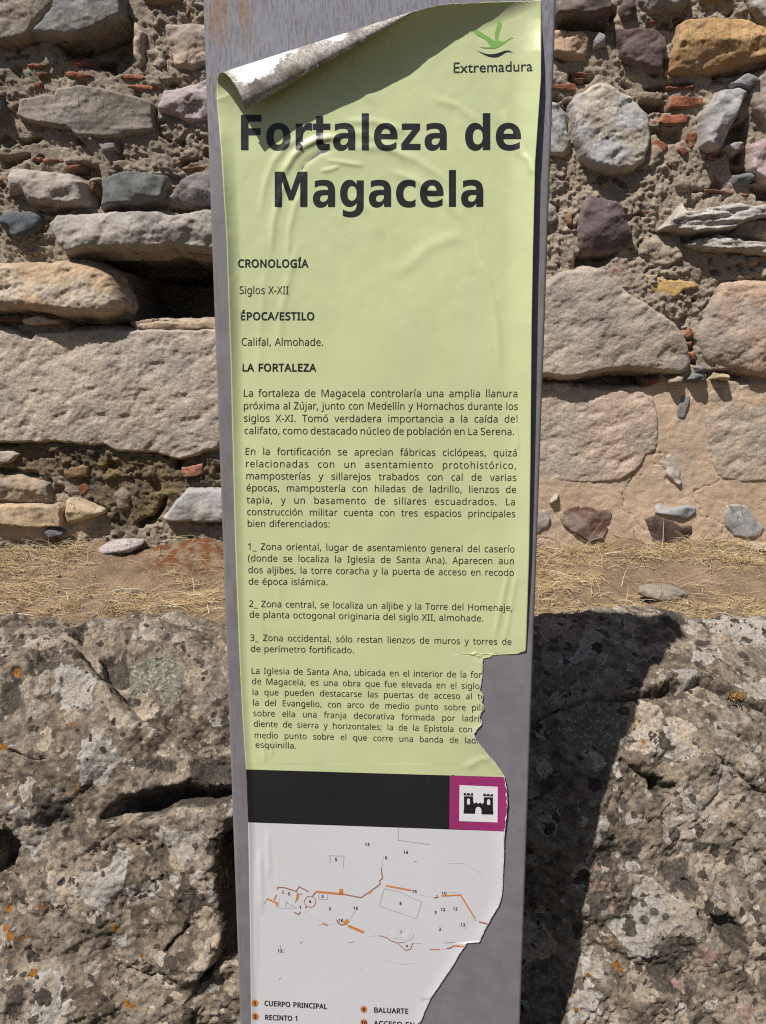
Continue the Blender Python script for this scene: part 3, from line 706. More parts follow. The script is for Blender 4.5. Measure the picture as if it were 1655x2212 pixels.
    c = t.mix(1.0, c, t.mix(t.ramp(fine, 0.28, 0.72, False), (0.56, 0.55, 0.54), (1.12, 1.08, 1.03)), 'MULTIPLY')
    h = t.math('ADD', t.math('MULTIPLY', kp, 0.35), t.math('ADD', t.math('MULTIPLY', k1, 0.2), t.math('MULTIPLY', k3, 0.25)))
    h = t.math('ADD', h, t.math('MULTIPLY', mk, t.math('SUBTRACT', 1.6, t.math('MULTIPLY', mv, 2.4))))
    n = t.bump(h, 0.7, 0.004)
    n = t.bump(t.noise(70, 9, 0.76), 0.7, 0.008, n)
    n = t.bump(fine, 0.6, 0.003, n)
    return t.done(c, n)
M_LICH = mat_lichen()

def boulder(name, x0, x1, prof, feats, masks, seed, label, endl, endr, tilt=0.0, xc=0.0):
    prof = np.array(prof, float)
    pr = [prof[0]]
    # smooth the profile
    for _ in range(3):
        q = [prof[0]]
        for a, b in zip(prof[:-1], prof[1:]):
            q += [a * .75 + b * .25, a * .25 + b * .75]
        q.append(prof[-1]); prof = np.array(q)
    L = np.concatenate([[0], np.cumsum(np.hypot(*np.diff(prof, axis=0).T))])
    vis = L[np.argmax(prof[:, 1])] + 0.12
    s = axis([(0, 0.22, 0.02), (0.22, vis, 0.0034), (vis, L[-1], 0.02)])
    D = np.interp(s, L, prof[:, 0]); Zp = np.interp(s, L, prof[:, 1])
    tD, tZ = np.gradient(D, s), np.gradient(Zp, s)
    nrm = np.hypot(tD, tZ); tD, tZ = tD / nrm, tZ / nrm
    k = 25
    def sm(v): return np.convolve(np.pad(v, k, 'edge'), np.ones(2 * k + 1) / (2 * k + 1), 'valid')
    nD, nZ = sm(-tZ), sm(tD)
    nn = np.hypot(nD, nZ); nD, nZ = nD / nn, nZ / nn
    xs = axis([(x0, x1, 0.0036)])
    X, S = np.meshgrid(xs, s)
    Dg, Zg = D[:, None] + 0 * X, Zp[:, None] + 0 * X
    Zg = Zg + tilt * (X - xc) * sstep(-1.5, -.7, Zg)
    ND, NZ = nD[:, None] + 0 * X, nZ[:, None] + 0 * X
    px, py = project(np.stack([X, Dg, Zg + EYE], -1))
    wpx = px + 10 * fbm(X * 9, S * 9, 0, 4, seed + 50) + 3 * fbm(X * 40, S * 40, 0, 3, seed + 51)
    wpy = py + 10 * fbm(X * 9, S * 9, 0, 4, seed + 60) + 3 * fbm(X * 40, S * 40, 0, 3, seed + 61)
    h = 0.052 * fbm(X * 2.3, S * 2.3, 0, 3, seed) + 0.013 * fbm(X * 7, S * 7, 0, 3, seed + 3)
    h += 0.0048 * fbm(X * 22, S * 22, 0, 4, seed + 7) + 0.0032 * fbm(X * 85, S * 85, 0, 4, seed + 9)
    rg = np.abs(fbm(X * 9, S * 9, 0, 4, seed + 21)); h -= 0.005 * (1 - sstep(0, .10, rg)) * sstep(-.1, .3, noise(X * 4, S * 4, 0, seed + 22))
    bl = np.minimum(fbm(X * 5, S * 6, 0, 2, seed + 23), .1) - .1; h += 0.05 * np.maximum(bl, -.35)
    u, v = X * .75 + S * .66, -X * .66 + S * .75
    cr = np.abs(fbm(u * 2.2 + 0.3 * noise(X * 5, S * 5, 0, 1), v * 11, 0, 4, seed + 13))
    h -= 0.006 * (1 - sstep(0.0, 0.10, cr)) * sstep(-0.2, 0.3, noise(X * 3, S * 3, 0, seed + 14))
    pit = sstep(0.35, 0.7, fbm(X * 32, S * 32, 0, 3, seed + 15))
    h -= 0.004 * pit
    h = feats(h, wpx, wpy, X, S)
    edge = np.maximum(0, (endl - X)) ** 2 * 6 + np.maximum(0, X - endr) ** 2 * 6
    V = np.stack([X, Dg + ND * h + edge, Zg + NZ * h + EYE - 0.3 * edge], -1).reshape(-1, 3)
    me = npmesh(name, V, gridfaces(len(s), len(xs)))
    for key in ('pale', 'mint', 'orange', 'pink', 'dark'):
        a = np.zeros_like(px)
        for pol, wd in masks.get(key, []):
            if len(pol) == 1:
                cx, cy, r = pol[0]
                d = r - np.hypot(px - cx, py - cy)
            else:
                d = sdf(px, py, pol)
            a = np.maximum(a, np.clip(0.5 + d / (2 * wd), 0, 1))
        fattr(me, key, a.ravel())
    o = obj(name, me, M_LICH)
    c = (0.5 * (x0 + x1), 1.6, 0.0)
    recentre(o, c)
    return tag(o, label, 'boulder', 'lichen-covered boulders at the foot of the wall')

def feats_left(h, px, py, X, S):
    # a diagonal shelf: the lower left mass stands proud of the face right of it
    pl = [(90, 1395), (180, 1440), (205, 1462), (238, 1500), (276, 1545), (318, 1572), (370, 1600), (425, 1640), (520, 1700)]
    d, sd, par = poldist(px, py, pl)
    sgn = d * -sd                      # + on the upper right side
    k = sstep(90, 200, px) * (1 - sstep(520, 600, px))
    h = h - 0.042 * k * sstep(-6, 16, sgn) * np.exp(-np.clip(sgn, 0, None) / 110)
    h = h + 0.022 * k * np.exp(-(np.clip(-sgn, 0, None) / 50) ** 2) * (sgn < 10)
    # the hollow under a lip
    hol = B1((500, 1195), (560, 1110), (640, 1040), (720, 1005), (860, 1000), (940, 985), (1060, 1010), (1190, 990), (1240, 1080), (920, 1112), (860, 1150), (700, 1192))
    d = sdf(px, py, hol)
    h = h - 0.085 * sstep(-4, 30, d)
    lip = B1((600, 1030), (720, 950), (860, 915), (960, 915), (1010, 960), (900, 990), (720, 1000))
    h = h + 0.012 * sstep(-26, 10, sdf(px, py, lip))
    # cleft beside the sign
    cl = B1((1090, 1270), (1160, 1230), (1300, 1200), (1300, 1900), (1150, 1900), (1075, 2000), (985, 2060), (1040, 1950), (1115, 1850), (1125, 1600), (1110, 1440))
    h = h - 0.16 * sstep(-4, 34, sdf(px, py, cl))
    bul = B1((820, 1480), (960, 1370), (1080, 1380), (1115, 1500), (1110, 1800), (1000, 1980), (880, 1900), (790, 1700))
    h = h + 0.034 * sstep(-45, 25, sdf(px, py, bul))
    h = h - 0.10 * sstep(-3, 18, sdf(px, py, B1((-120, 1230), (40, 1215), (66, 1330), (35, 1440), (0, 1500), (-120, 1520))))
    h = h - 0.035 * sstep(-4, 14, sdf(px, py, B1((150, 335), (230, 310), (330, 320), (330, 430), (210, 480), (160, 440))))
    h = h - 0.030 * sstep(-3, 12, sdf(px, py, B1((380, 230), (440, 220), (420, 290), (350, 270))))
    h = h - 0.040 * sstep(-4, 14, sdf(px, py, B1((520, 330), (640, 300), (660, 460), (600, 480), (530, 420))))
    h = h - 0.020 * (1 - sstep(0, 7, poldist(px, py, B1((830, 1850), (900, 1790), (960, 1720)))[0]))
    h = h - 0.020 * (1 - sstep(0, 7, poldist(px, py, B1((50, 810), (130, 850), (200, 860), (240, 850)))[0]))
    h = h - 0.016 * (1 - sstep(0, 5, poldist(px, py, B1((640, 1960), (760, 1985), (860, 1960)))[0]))
    h = h + 0.010 * sstep(-6, 10, sdf(px, py, B1((720, 190), (840, 190), (840, 290), (740, 310))))
    return h
ML = {
    'mint': [(B1((650, 400), (730, 340), (880, 335), (945, 430), (930, 530), (870, 610), (815, 560), (790, 505), (720, 510), (660, 560)), 14), (B1((20, 640), (60, 630), (60, 670), (25, 675)), 8), (B1((1020, 800), (1070, 790), (1060, 850), (1020, 850)), 8)],
    'pale': [(B1((390, 1450), (470, 1460), (550, 1420), (590, 1310), (640, 1330), (630, 1450), (600, 1560), (520, 1620), (430, 1610), (380, 1540)), 16), (B1((630, 1530), (700, 1500), (780, 1480), (830, 1530), (760, 1590), (640, 1575)), 14),
             (B1((800, 1180), (900, 1230), (1000, 1230), (1065, 1310), (1000, 1370), (900, 1340), (780, 1260)), 14), (B1((60, 1080), (160, 1120), (230, 1250), (150, 1380), (70, 1300)), 22), (B1((480, 720), (580, 760), (640, 860), (500, 1010), (380, 1000), (420, 850)), 26),
             (B1((300, 470), (420, 440), (520, 520), (480, 640), (340, 600)), 24), (B1((185, 1960), (260, 1930), (330, 2010), (320, 2190), (190, 2190)), 18), (B1((560, 1800), (640, 1750), (640, 1840), (570, 1850)), 12), (B1((100, 990), (160, 960), (180, 1030), (140, 1070)), 8), (B1((1050, 620), (1110, 600), (1130, 650), (1070, 670)), 7), (B1((1170, 780), (1190, 770), (1190, 860), (1172, 860)), 8)],
    'orange': [([(B1((x, y))[0][0], B1((x, y))[0][1], r * .30)], r * .22) for x, y, r in ((205, 1625, 20), (8, 1655, 28), (10, 1740, 24), (42, 1772, 32), (95, 1790, 18), (122, 1775, 18), (176, 1946, 26), (575, 1735, 30), (712, 1888, 15), (640, 2120, 26), (668, 2135, 22), (100, 440, 30), (20, 800, 30), (395, 700, 18), (100, 1635, 9), (300, 1700, 8), (60, 1900, 10), (440, 2100, 10))],
    'dark': [(B1((590, 1080), (740, 1000), (930, 985), (1190, 985), (1190, 1100), (900, 1110), (700, 1190)), 20), (B1((0, 470), (120, 470), (100, 620), (0, 680)), 26), (B1((200, 1080), (330, 1060), (350, 1190), (230, 1200)), 26), (B1((160, 330), (330, 320), (330, 450), (200, 470)), 24),  # dark crust patches, plus painted shade over the hollow, pockets and cleft
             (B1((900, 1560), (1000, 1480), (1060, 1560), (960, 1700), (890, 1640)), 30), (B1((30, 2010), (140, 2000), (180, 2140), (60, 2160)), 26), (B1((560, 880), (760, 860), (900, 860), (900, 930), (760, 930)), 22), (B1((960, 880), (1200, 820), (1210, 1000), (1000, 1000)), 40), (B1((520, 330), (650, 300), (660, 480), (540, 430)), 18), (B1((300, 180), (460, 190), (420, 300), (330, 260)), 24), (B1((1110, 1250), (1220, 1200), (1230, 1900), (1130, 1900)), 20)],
    'pink': [(B1((560, 1960), (700, 1950), (700, 2100), (600, 2050)), 40)],
}
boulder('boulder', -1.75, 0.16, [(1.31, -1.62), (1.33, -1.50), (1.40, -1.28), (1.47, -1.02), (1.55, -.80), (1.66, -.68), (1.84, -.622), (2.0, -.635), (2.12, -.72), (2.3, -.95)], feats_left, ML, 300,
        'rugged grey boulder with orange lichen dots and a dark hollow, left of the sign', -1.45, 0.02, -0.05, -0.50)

def feats_right(h, px, py, X, S):
    pl = B2((-100, 690), (200, 660), (420, 560), (600, 520), (760, 530), (950, 505), (1040, 522), (1110, 502), (1200, 530), (1300, 560), (1380, 575), (1480, 600), (1700, 660))
    d, sd, par = poldist(px, py, pl)
    sgn = d * sd                      # + below the crack
    h = h - 0.055 * (1 - sstep(0, 9, np.abs(sgn - 4))) * (0.25 + 0.75 * sstep(1330, 1420, px))
    h = h + 0.028 * np.exp(-(np.clip(-sgn, 0, None) / 60)) * (sgn < 0) * sstep(1300, 1420, px)
    h = h - 0.045 * sstep(-3, 16, sdf(px, py, B2((870, 950), (940, 945), (1030, 990), (1010, 1030), (920, 1060), (860, 1010))))
    h = h + 0.018 * sstep(-20, 15, sdf(px, py, B2((560, 1440), (700, 1400), (800, 1480), (770, 1650), (620, 1700), (520, 1640))))
    h = h - 0.030 * sstep(-4, 14, sdf(px, py, B2((1160, 1640), (1260, 1620), (1340, 1700), (1360, 1800), (1240, 1780))))
    h = h + 0.014 * sstep(-20, 12, sdf(px, py, B2((390, 700), (500, 590), (640, 560), (770, 650), (780, 750), (650, 800), (480, 780))))
    u = X * .62 - S * .78; v = X * .78 + S * .62
    st = fbm(u * 22, v * 3.5, 0, 4, 777)
    h = h - 0.004 * (1 - sstep(0, .14, np.abs(st))) * sstep(1330, 1440, px) * sstep(-.1, .35, noise(X * 6, S * 6, 0, 778))
    for q in (((1100, 640), (1300, 740), (1480, 900)), ((1250, 860), (1380, 980), (1480, 1060)), ((720, 860), (860, 960), (1000, 1050)), ((1200, 560), (1380, 640), (1480, 700)), ((1290, 1180), (1420, 1330), (1500, 1400)), ((1050, 1480), (1120, 1640), (1150, 1760))):
        h = h - 0.016 * (1 - sstep(0, 5, poldist(px, py, B2(*q))[0]))
    h = h - 0.020 * (1 - sstep(0, 6, poldist(px, py, B2((1180, 170), (1260, 200), (1330, 225), (1400, 215)))[0]))
    return h
MR = {
    'mint': [(B2((390, 700), (500, 590), (640, 555), (770, 650), (785, 760), (650, 810), (480, 780)), 16), (B2((390, 400), (480, 370), (520, 440), (420, 490)), 12), (B2((950, 1330), (1010, 1320), (1010, 1360), (960, 1370)), 7)],
    'pale': [(B2((800, 1455), (900, 1480), (980, 1560), (1080, 1600), (1122, 1700), (1110, 1762), (1050, 1740), (1000, 1700), (930, 1790), (850, 1885), (780, 1900), (740, 1800), (650, 1720), (760, 1660), (800, 1580)), 8),
             (B2((950, 1120), (990, 1090), (1100, 1130), (1120, 1300), (1090, 1362), (1000, 1320), (940, 1270)), 8), (B2((1010, 1030), (1060, 1015), (1130, 1050), (1220, 1150), (1200, 1200), (1100, 1130)), 10), (B2((600, 1145), (640, 1140), (657, 1190), (640, 1240), (590, 1230)), 6),
             (B2((890, 785), (1000, 780), (1110, 830), (1000, 875), (920, 830)), 10), (B2((975, 420), (1090, 430), (1115, 505), (1020, 500)), 10), (B2((1100, 280), (1220, 270), (1245, 350), (1160, 400), (1080, 380)), 14), (B2((1210, 870), (1290, 890), (1312, 960), (1230, 1000)), 10),
             (B2((1360, 1330), (1420, 1300), (1445, 1450), (1390, 1480)), 8), (B2((1120, 120), (1300, 150), (1467, 180), (1600, 260), (1350, 260)), 24), (B2((1340, 470), (1467, 450), (1467, 560), (1360, 550)), 16), (B2((740, 1150), (830, 1140), (830, 1180), (750, 1190)), 8), (B2((1180, 680), (1290, 700), (1280, 760), (1190, 760)), 10),
             (B2((510, 1890), (640, 1900), (640, 1980), (540, 1980)), 20), (B2((470, 2040), (600, 2060), (640, 2200), (470, 2200)), 24), (B2((1440, 1790), (1500, 1790), (1500, 1860), (1440, 1860)), 10), (B2((1150, 2080), (1210, 2080), (1200, 2130), (1150, 2130)), 8), (B2((380, 380), (500, 380), (620, 300), (640, 200), (560, 220), (480, 340)), 14)],
    'orange': [([(B2((x, y))[0][0], B2((x, y))[0][1], r * .4232)], r * .4) for x, y, r in ((715, 1925, 20), (735, 1950, 16), (560, 1730, 10), (515, 1660, 14), (520, 1700, 12), (570, 1980, 14), (480, 2080, 14), (845, 775, 12), (500, 2150, 14))],
    'pink': [(B2((1080, 1780), (1250, 1760), (1260, 1860), (1200, 1960), (1080, 1960), (1040, 1880)), 30), (B2((960, 1950), (1100, 1960), (1060, 2140), (960, 2120)), 30), (B2((1180, 2060), (1400, 2040), (1480, 2200), (1200, 2220)), 50), (B2((520, 1400), (780, 1420), (760, 1660), (560, 1640)), 60)],
    'dark': [(B2((1160, 1620), (1260, 1620), (1340, 1720), (1370, 1860), (1240, 1800)), 20), (B2((740, 1280), (830, 1270), (840, 1400), (760, 1400)), 16), (B2((860, 1390), (1060, 1380), (1140, 1540), (1080, 1600), (900, 1440)), 30), (B2((850, 950), (960, 940), (1030, 1000), (930, 1060)), 16), (B2((620, 1240), (690, 1230), (690, 1400), (570, 1400)), 20), (B2((900, 80), (1060, 130), (1030, 200), (930, 170)), 24), (B2((870, 1800), (1100, 1760), (1080, 2060), (860, 2050)), 50), (B2((520, 1440), (720, 1440), (740, 1640), (560, 1660)), 26), (B2((1100, 1280), (1200, 1290), (1180, 1340), (1110, 1340)), 10)]  # dark crust patches, plus painted shade in the two carved hollows
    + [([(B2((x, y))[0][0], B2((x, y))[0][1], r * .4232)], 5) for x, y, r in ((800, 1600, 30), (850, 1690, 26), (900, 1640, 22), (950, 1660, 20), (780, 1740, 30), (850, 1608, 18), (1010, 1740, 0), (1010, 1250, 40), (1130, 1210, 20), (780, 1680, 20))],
}
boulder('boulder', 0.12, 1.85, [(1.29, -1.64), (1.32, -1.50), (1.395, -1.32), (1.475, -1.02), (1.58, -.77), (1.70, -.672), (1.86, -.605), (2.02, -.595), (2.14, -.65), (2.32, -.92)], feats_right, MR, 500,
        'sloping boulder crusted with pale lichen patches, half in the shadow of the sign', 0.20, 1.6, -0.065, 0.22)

# ------------------------------------------------------------------ dry grass, gravel and loose stones on the strip of earth
rng = np.random.default_rng(11)
def straws(n):
    P = []; U = []; L = []; up = []
    tries = 0
    while len(P) < n and tries < 60:
        tries += 1
        x = rng.uniform(-2.0, 2.0, 6000); y = rng.uniform(1.86, 2.80, 6000)
        z = ground_z(x, y); px, py = project(np.stack([x, y, z], -1))
        den = 0.02 + 0.10 * sstep(0, .5, noise(x * 5, y * 7, 0, 21))
        den += 1.0 * np.exp(-((py - 1315 + 0.02 * px) / 22) ** 2) * (px < 470) * sstep(-0.2, 0.3, noise(x * 6, 1, 0, 4))
        den += 0.7 * np.exp(-((py - 1200) / 30) ** 2) * (px < 190) + 0.5 * (px < 120) * (py < 1300)
        den += 0.6 * np.exp(-(((px - 405) / 40) ** 2 + ((py - 1255) / 26) ** 2))
        den += 1.3 * (px > 1090) * np.exp(-((py - 1195) / 16) ** 2) * (0.4 + sstep(-.2, .3, noise(x * 5, 2, 0, 8)))
        den += 0.9 * (px > 1130) * np.exp(-(((px - 1210) / 70) ** 2 + ((py - 1250) / 36) ** 2)) + 0.7 * np.exp(-(((px - 1620) / 60) ** 2 + ((py - 1215) / 24) ** 2))
        den += 0.35 * (px > 1100) * (py > 1290)
        den *= 0.25 + 1.5 * sstep(-.15, .35, fbm(x * 11, y * 15, 0, 2, 66))
        k = rng.uniform(0, 1.1, 6000) < den
        for i in np.where(k)[0]:
            P.append((x[i], y[i], z[i])); L.append((1.5 if y[i] > 2.62 else 1) * rng.uniform(.012, .075) * (1.6 if rng.random() < .08 else 1))
            up.append(abs(rng.normal(0.06, 0.10)) + (rng.uniform(.2, .9) if rng.random() < (.34 if y[i] > 2.6 else .06) else 0))
    return np.array(P[:n]), np.array(L[:n]), np.array(up[:n])
P, Ls, Up = straws(13000)
sx = []
for q in range(46):      # a few stalks still standing by the rock's edge
    a_, b_ = (rng.uniform(.45, 1.2), rng.uniform(2.02, 2.35)) if q < 34 else (rng.uniform(-1.2, -.5), rng.uniform(2.0, 2.3))
    sx.append((a_, b_, float(ground_z(a_, b_))))
P = np.concatenate([P, np.array(sx)]); Ls = np.concatenate([Ls, rng.uniform(.05, .12, len(sx))]); Up = np.concatenate([Up, rng.uniform(.9, 1.5, len(sx))])
n = len(P)
az = rng.uniform(0, 6.283, n); az = np.where(rng.random(n) < .55, rng.normal(0, .5, n) + (rng.random(n) < .5) * math.pi, az)
bend = rng.normal(0, .35, n)
V = []; C = []
wd = rng.uniform(.0005, .0014, n)
tint = rng.random(n)[:, None]
cA = np.array([.36, .25, .11]) * (1 - tint) + np.array([.52, .41, .235]) * tint
cA = np.where(rng.random(n)[:, None] < .42, np.array([.30, .20, .09]), cA)
cA = np.where(rng.random(n)[:, None] < .05, np.array([.62, .56, .46]), cA)
for j in range(4):
    f = j / 3
    a = az + bend * f
    ln = Ls * f
    cx = P[:, 0] + np.cos(a) * ln * np.cos(Up); cy = P[:, 1] + np.sin(a) * ln * np.cos(Up)
    cz = P[:, 2] + 0.003 + np.sin(Up) * ln * (1 - .25 * f) + 0.006 * np.sin(f * 3.14) * (1 + bend)
    cz = np.maximum(cz, ground_z(cx, np.minimum(cy, 2.8)) + .0025)
    for sgn in (-1, 0, 1):
        w = wd * (1 - .6 * f)
        V.append(np.stack([cx - np.sin(a) * w * sgn, cy + np.cos(a) * w * sgn, cz + (w * .9 if sgn == 0 else 0)], -1)); C.append(cA)
V = np.stack(V, 1); C = np.stack(C, 1)
F = []
for j in range(3):
    for q in range(2):
        F.append(np.stack([np.arange(n) * 12 + j * 3 + q, np.arange(n) * 12 + j * 3 + q + 1, np.arange(n) * 12 + (j + 1) * 3 + q + 1, np.arange(n) * 12 + (j + 1) * 3 + q], -1))
me = npmesh('dry_grass', V.reshape(-1, 3), np.concatenate(F), False)
colattr(me, C.reshape(-1, 3))
t = NT('straw', 0.6, 0.3)
M_STRAW = t.done(t.attr('Col'))
tag(obj('dry_grass', me, M_STRAW), 'flattened golden dry grass and straw along the foot of the wall', 'dry grass', kind='stuff')

def lump_mesh(name, cx, cy, cz, rx, ry, rz, seed, fac=.18, sub=4, c1=(.3, .27, .24), c2=None):
    bm = bmesh.new(); bmesh.ops.create_icosphere(bm, subdivisions=sub, radius=1)
    v = np.array([x.co[:] for x in bm.verts]); f = np.array([[x.index for x in q.verts] for q in bm.faces]); bm.free()
    rs = np.random.default_rng(seed)
    for k in range(9):
        g = rs.normal(size=3); g /= np.linalg.norm(g); o = rs.uniform(.55, .95)
        d = v @ g - o
        v = v - np.clip(d, 0, None)[:, None] * g * .9
    nz = fbm(v[:, 0] * 2, v[:, 1] * 2, v[:, 2] * 2, 4, seed)
    v = v * (1 + fac * nz)[:, None]
    t = sstep(-.3, .3, fbm(v[:, 0] * 2.5, v[:, 1] * 2.5, v[:, 2] * 2.5, 3, seed + 1))[:, None]
    me = npmesh(name, v * [rx, ry, rz] + [cx, cy, cz], f)
    colattr(me, np.array(c1) * (1 - t) + np.array(c2 or c1) * t)
    return me
def on_ground(px, py):
    d = ray(px, py); y = 2.0
    for _ in range(80):
        x = d[0] / d[1] * y; zr = EYE + d[2] / d[1] * y
        if zr <= ground_z(x, y): break
        y += .01
    return x, y, float(ground_z(x, y))
def loose(px, py, rx, ry, rz, seed, c1, c2, label, tilt=(0, 0, 0), fac=.12, grp='loose stones on the strip of earth'):
    x, y, z = on_ground(px, py)
    me = lump_mesh('loose_stone', 0, 0, 0, rx, ry, rz, seed, fac, 4, c1, c2)
    o = obj('loose_stone', me, M_ROCK); o.location = (x, y, z + rz * .55); o.rotation_euler = tilt
    tag(o, label, 'stone', grp)
loose(1432, 1290, .078, .05, .026, 3, (.29, .25, .19), (.25, .215, .165), 'flat greyish stone lying alone on the bare earth, right of the sign', (.05, .1, .1))
loose(262, 1190, .085, .045, .026, 8, (.36, .31, .31), (.42, .37, .35), 'pale mauve wedge of stone at the wall foot, left of the sign', (.25, -.22, .2), .08)
loose(286, 1290, .020, .016, .017, 12, (.20, .165, .13), (.28, .23, .19), 'small dark clod in the middle of the earth strip, left of the sign', (.2, .3, .4), .3)
loose(343, 1165, .022, .018, .018, 15, (.42, .33, .27), (.38, .28, .22), 'small pinkish pebble stuck in reddish earth, left of the sign')
loose(1640, 1190, .05, .03, .02, 22, (.42, .33, .24), (.38, .30, .22), 'tan lump of fallen plaster at the wall foot by the right edge', (0, .1, 0))
Vv = []; Ff = []; Cc = []; off = 0
bm = bmesh.new(); bmesh.ops.create_icosphere(bm, subdivisions=1, radius=1)
bv = np.array([x.co[:] for x in bm.verts]); bf = np.array([[x.index for x in q.verts] for q in bm.faces]); bm.free()
for k in range(900):
    x, y = rng.uniform(-1.7, 1.7), rng.uniform(1.9, 2.76)
    r = rng.uniform(.0018, .0055) * (1.9 if rng.random() < .06 else 1)
    v = bv * (1 + .25 * rng.normal(size=(len(bv), 1))) * [r * rng.uniform(.8, 1.4), r, r * .7]
    Vv.append(v + [x, y, float(ground_z(x, y)) + r * .3]); Ff.append(bf + off); off += len(bv)
    g = rng.uniform(.16, .36); Cc.append(np.tile([g, g * rng.uniform(.72, .86), g * rng.uniform(.5, .7)], (len(bv), 1)))
me = npmesh('gravel', np.concatenate(Vv), np.concatenate(Ff)); colattr(me, np.concatenate(Cc))
tag(obj('gravel', me, M_ROCK), 'fine gravel and crumbs scattered over the dry earth', 'gravel', kind='stuff')

# a dried tuft rooted in the crack of the right boulder
def dried_tuft(px, py, depth, label):
    d = ray(px, py); B = d * (depth / d[1]); B[2] += EYE
    root = empty('dried_plant', tuple(B), label, 'dry plant')
    r = random.Random(4)
    lb = bmesh.new(); sb = bmesh.new()
    for k in range(70):
        a = r.uniform(0, 6.283); el = r.uniform(.05, 1.2); L = r.uniform(.008, .026)
        v = Vector((math.cos(a) * math.cos(el), -abs(math.sin(a)) * math.cos(el) - .2, math.sin(el))).normalized()
        tip = Vector(B) + v * L
        s = v.cross(Vector((0, 0, 1))).normalized() * .0006
        sb.faces.new([sb.verts.new(p) for p in (Vector(B) - s, Vector(B) + s, tip)])
        for q in range(3):
            c = tip + Vector((r.gauss(0, .003), r.gauss(0, .003), r.gauss(0, .003)))
            m = Matrix.Rotation(r.uniform(0, 6), 3, Vector((r.gauss(0, 1), r.gauss(0, 1), r.gauss(0, 1))).normalized())
            pts = [m @ Vector(p) for p in ((-.0028, 0, 0), (0, -.0012, .0004), (.0028, 0, 0), (0, .0012, .0004))]
            lb.faces.new([lb.verts.new(c + p) for p in pts])
    for nm, bm_, m in (('leaves', lb, flat_mat('dried leaves', (.33, .18, .055), .8)), ('stems', sb, flat_mat('dried stems', (.40, .32, .20), .8))):
        me = bpy.data.meshes.new(nm); bm_.to_mesh(me); bm_.free(); obj(nm, me, m, root)
def flat_mat(name, c, rough=.6, spec=.3, var=.12, scale=60):
    t = NT(name, rough, spec)
    return t.done(t.mix(1.0, c, t.mix(t.ramp(t.noise(scale, 4, .6), .3, .7, False), (1 - var,) * 3, (1 + var,) * 3), 'MULTIPLY'))
dried_tuft(1588, 1506, 1.66, 'small orange-brown dried plant growing in the crack of the right boulder')

# ------------------------------------------------------------------ the sign: a galvanised post with a torn, peeling printed vinyl sheet
sign = empty('information_sign', (0, 1.25, 0), 'tall grey metal information post with a torn, peeling green vinyl sheet of Spanish text', 'information sign')
TX = np.array([math.cos(YAW), -math.sin(YAW), 0.0])
def sgn_s(px, py):
    return float(on_sign(px, py)[..., :] @ TX)
sL = np.mean([sgn_s(442, 0), sgn_s(515, 2212), sgn_s(478, 1106)])
sR = np.mean([sgn_s(1206, 0), sgn_s(1120, 2212), sgn_s(1164, 1106)])
TOPZ = EYE + 0.605
DEP = 0.055
def rounded_box(s0, s1, z0, z1, w0, w1, r, seg=10):
    """a folded sheet-metal box: rounded upright edges, closed top"""
    pts = []
    for cx, cy, a0 in ((s0 + r, w1 - r, math.pi / 2), (s0 + r, w0 + r, math.pi), (s1 - r, w0 + r, 1.5 * math.pi), (s1 - r, w1 - r, 0)):
        for k in range(seg + 1):
            a = a0 + math.pi / 2 * k / seg
            pts.append((cx + r * math.cos(a), cy + r * math.sin(a)))
    bm = bmesh.new(); rings = []
    for z, ins in ((z0, 0), (z1 - .003, 0), (z1, .003)):
        ring = []
        for s, w in pts:
            s2 = s + (ins if s < (s0 + s1) / 2 else -ins); w2 = w + (ins if w < (w0 + w1) / 2 else -ins)
            p = SP0 + TX * (s2) + SN * w2
            ring.append(bm.verts.new((p[0], p[1], z)))
        rings.append(ring)
    n = len(pts)
    for a, b in zip(rings[:-1], rings[1:]):
        for i in range(n):
            bm.faces.new((a[i], a[(i + 1) % n], b[(i + 1) % n], b[i]))
    bm.faces.new(rings[-1]); bm.faces.new(rings[0][::-1])
    bmesh.ops.recalc_face_normals(bm, faces=bm.faces)
    me = bpy.data.meshes.new('post'); bm.to_mesh(me); bm.free()
    return me
s_off = float(SP0 @ TX)
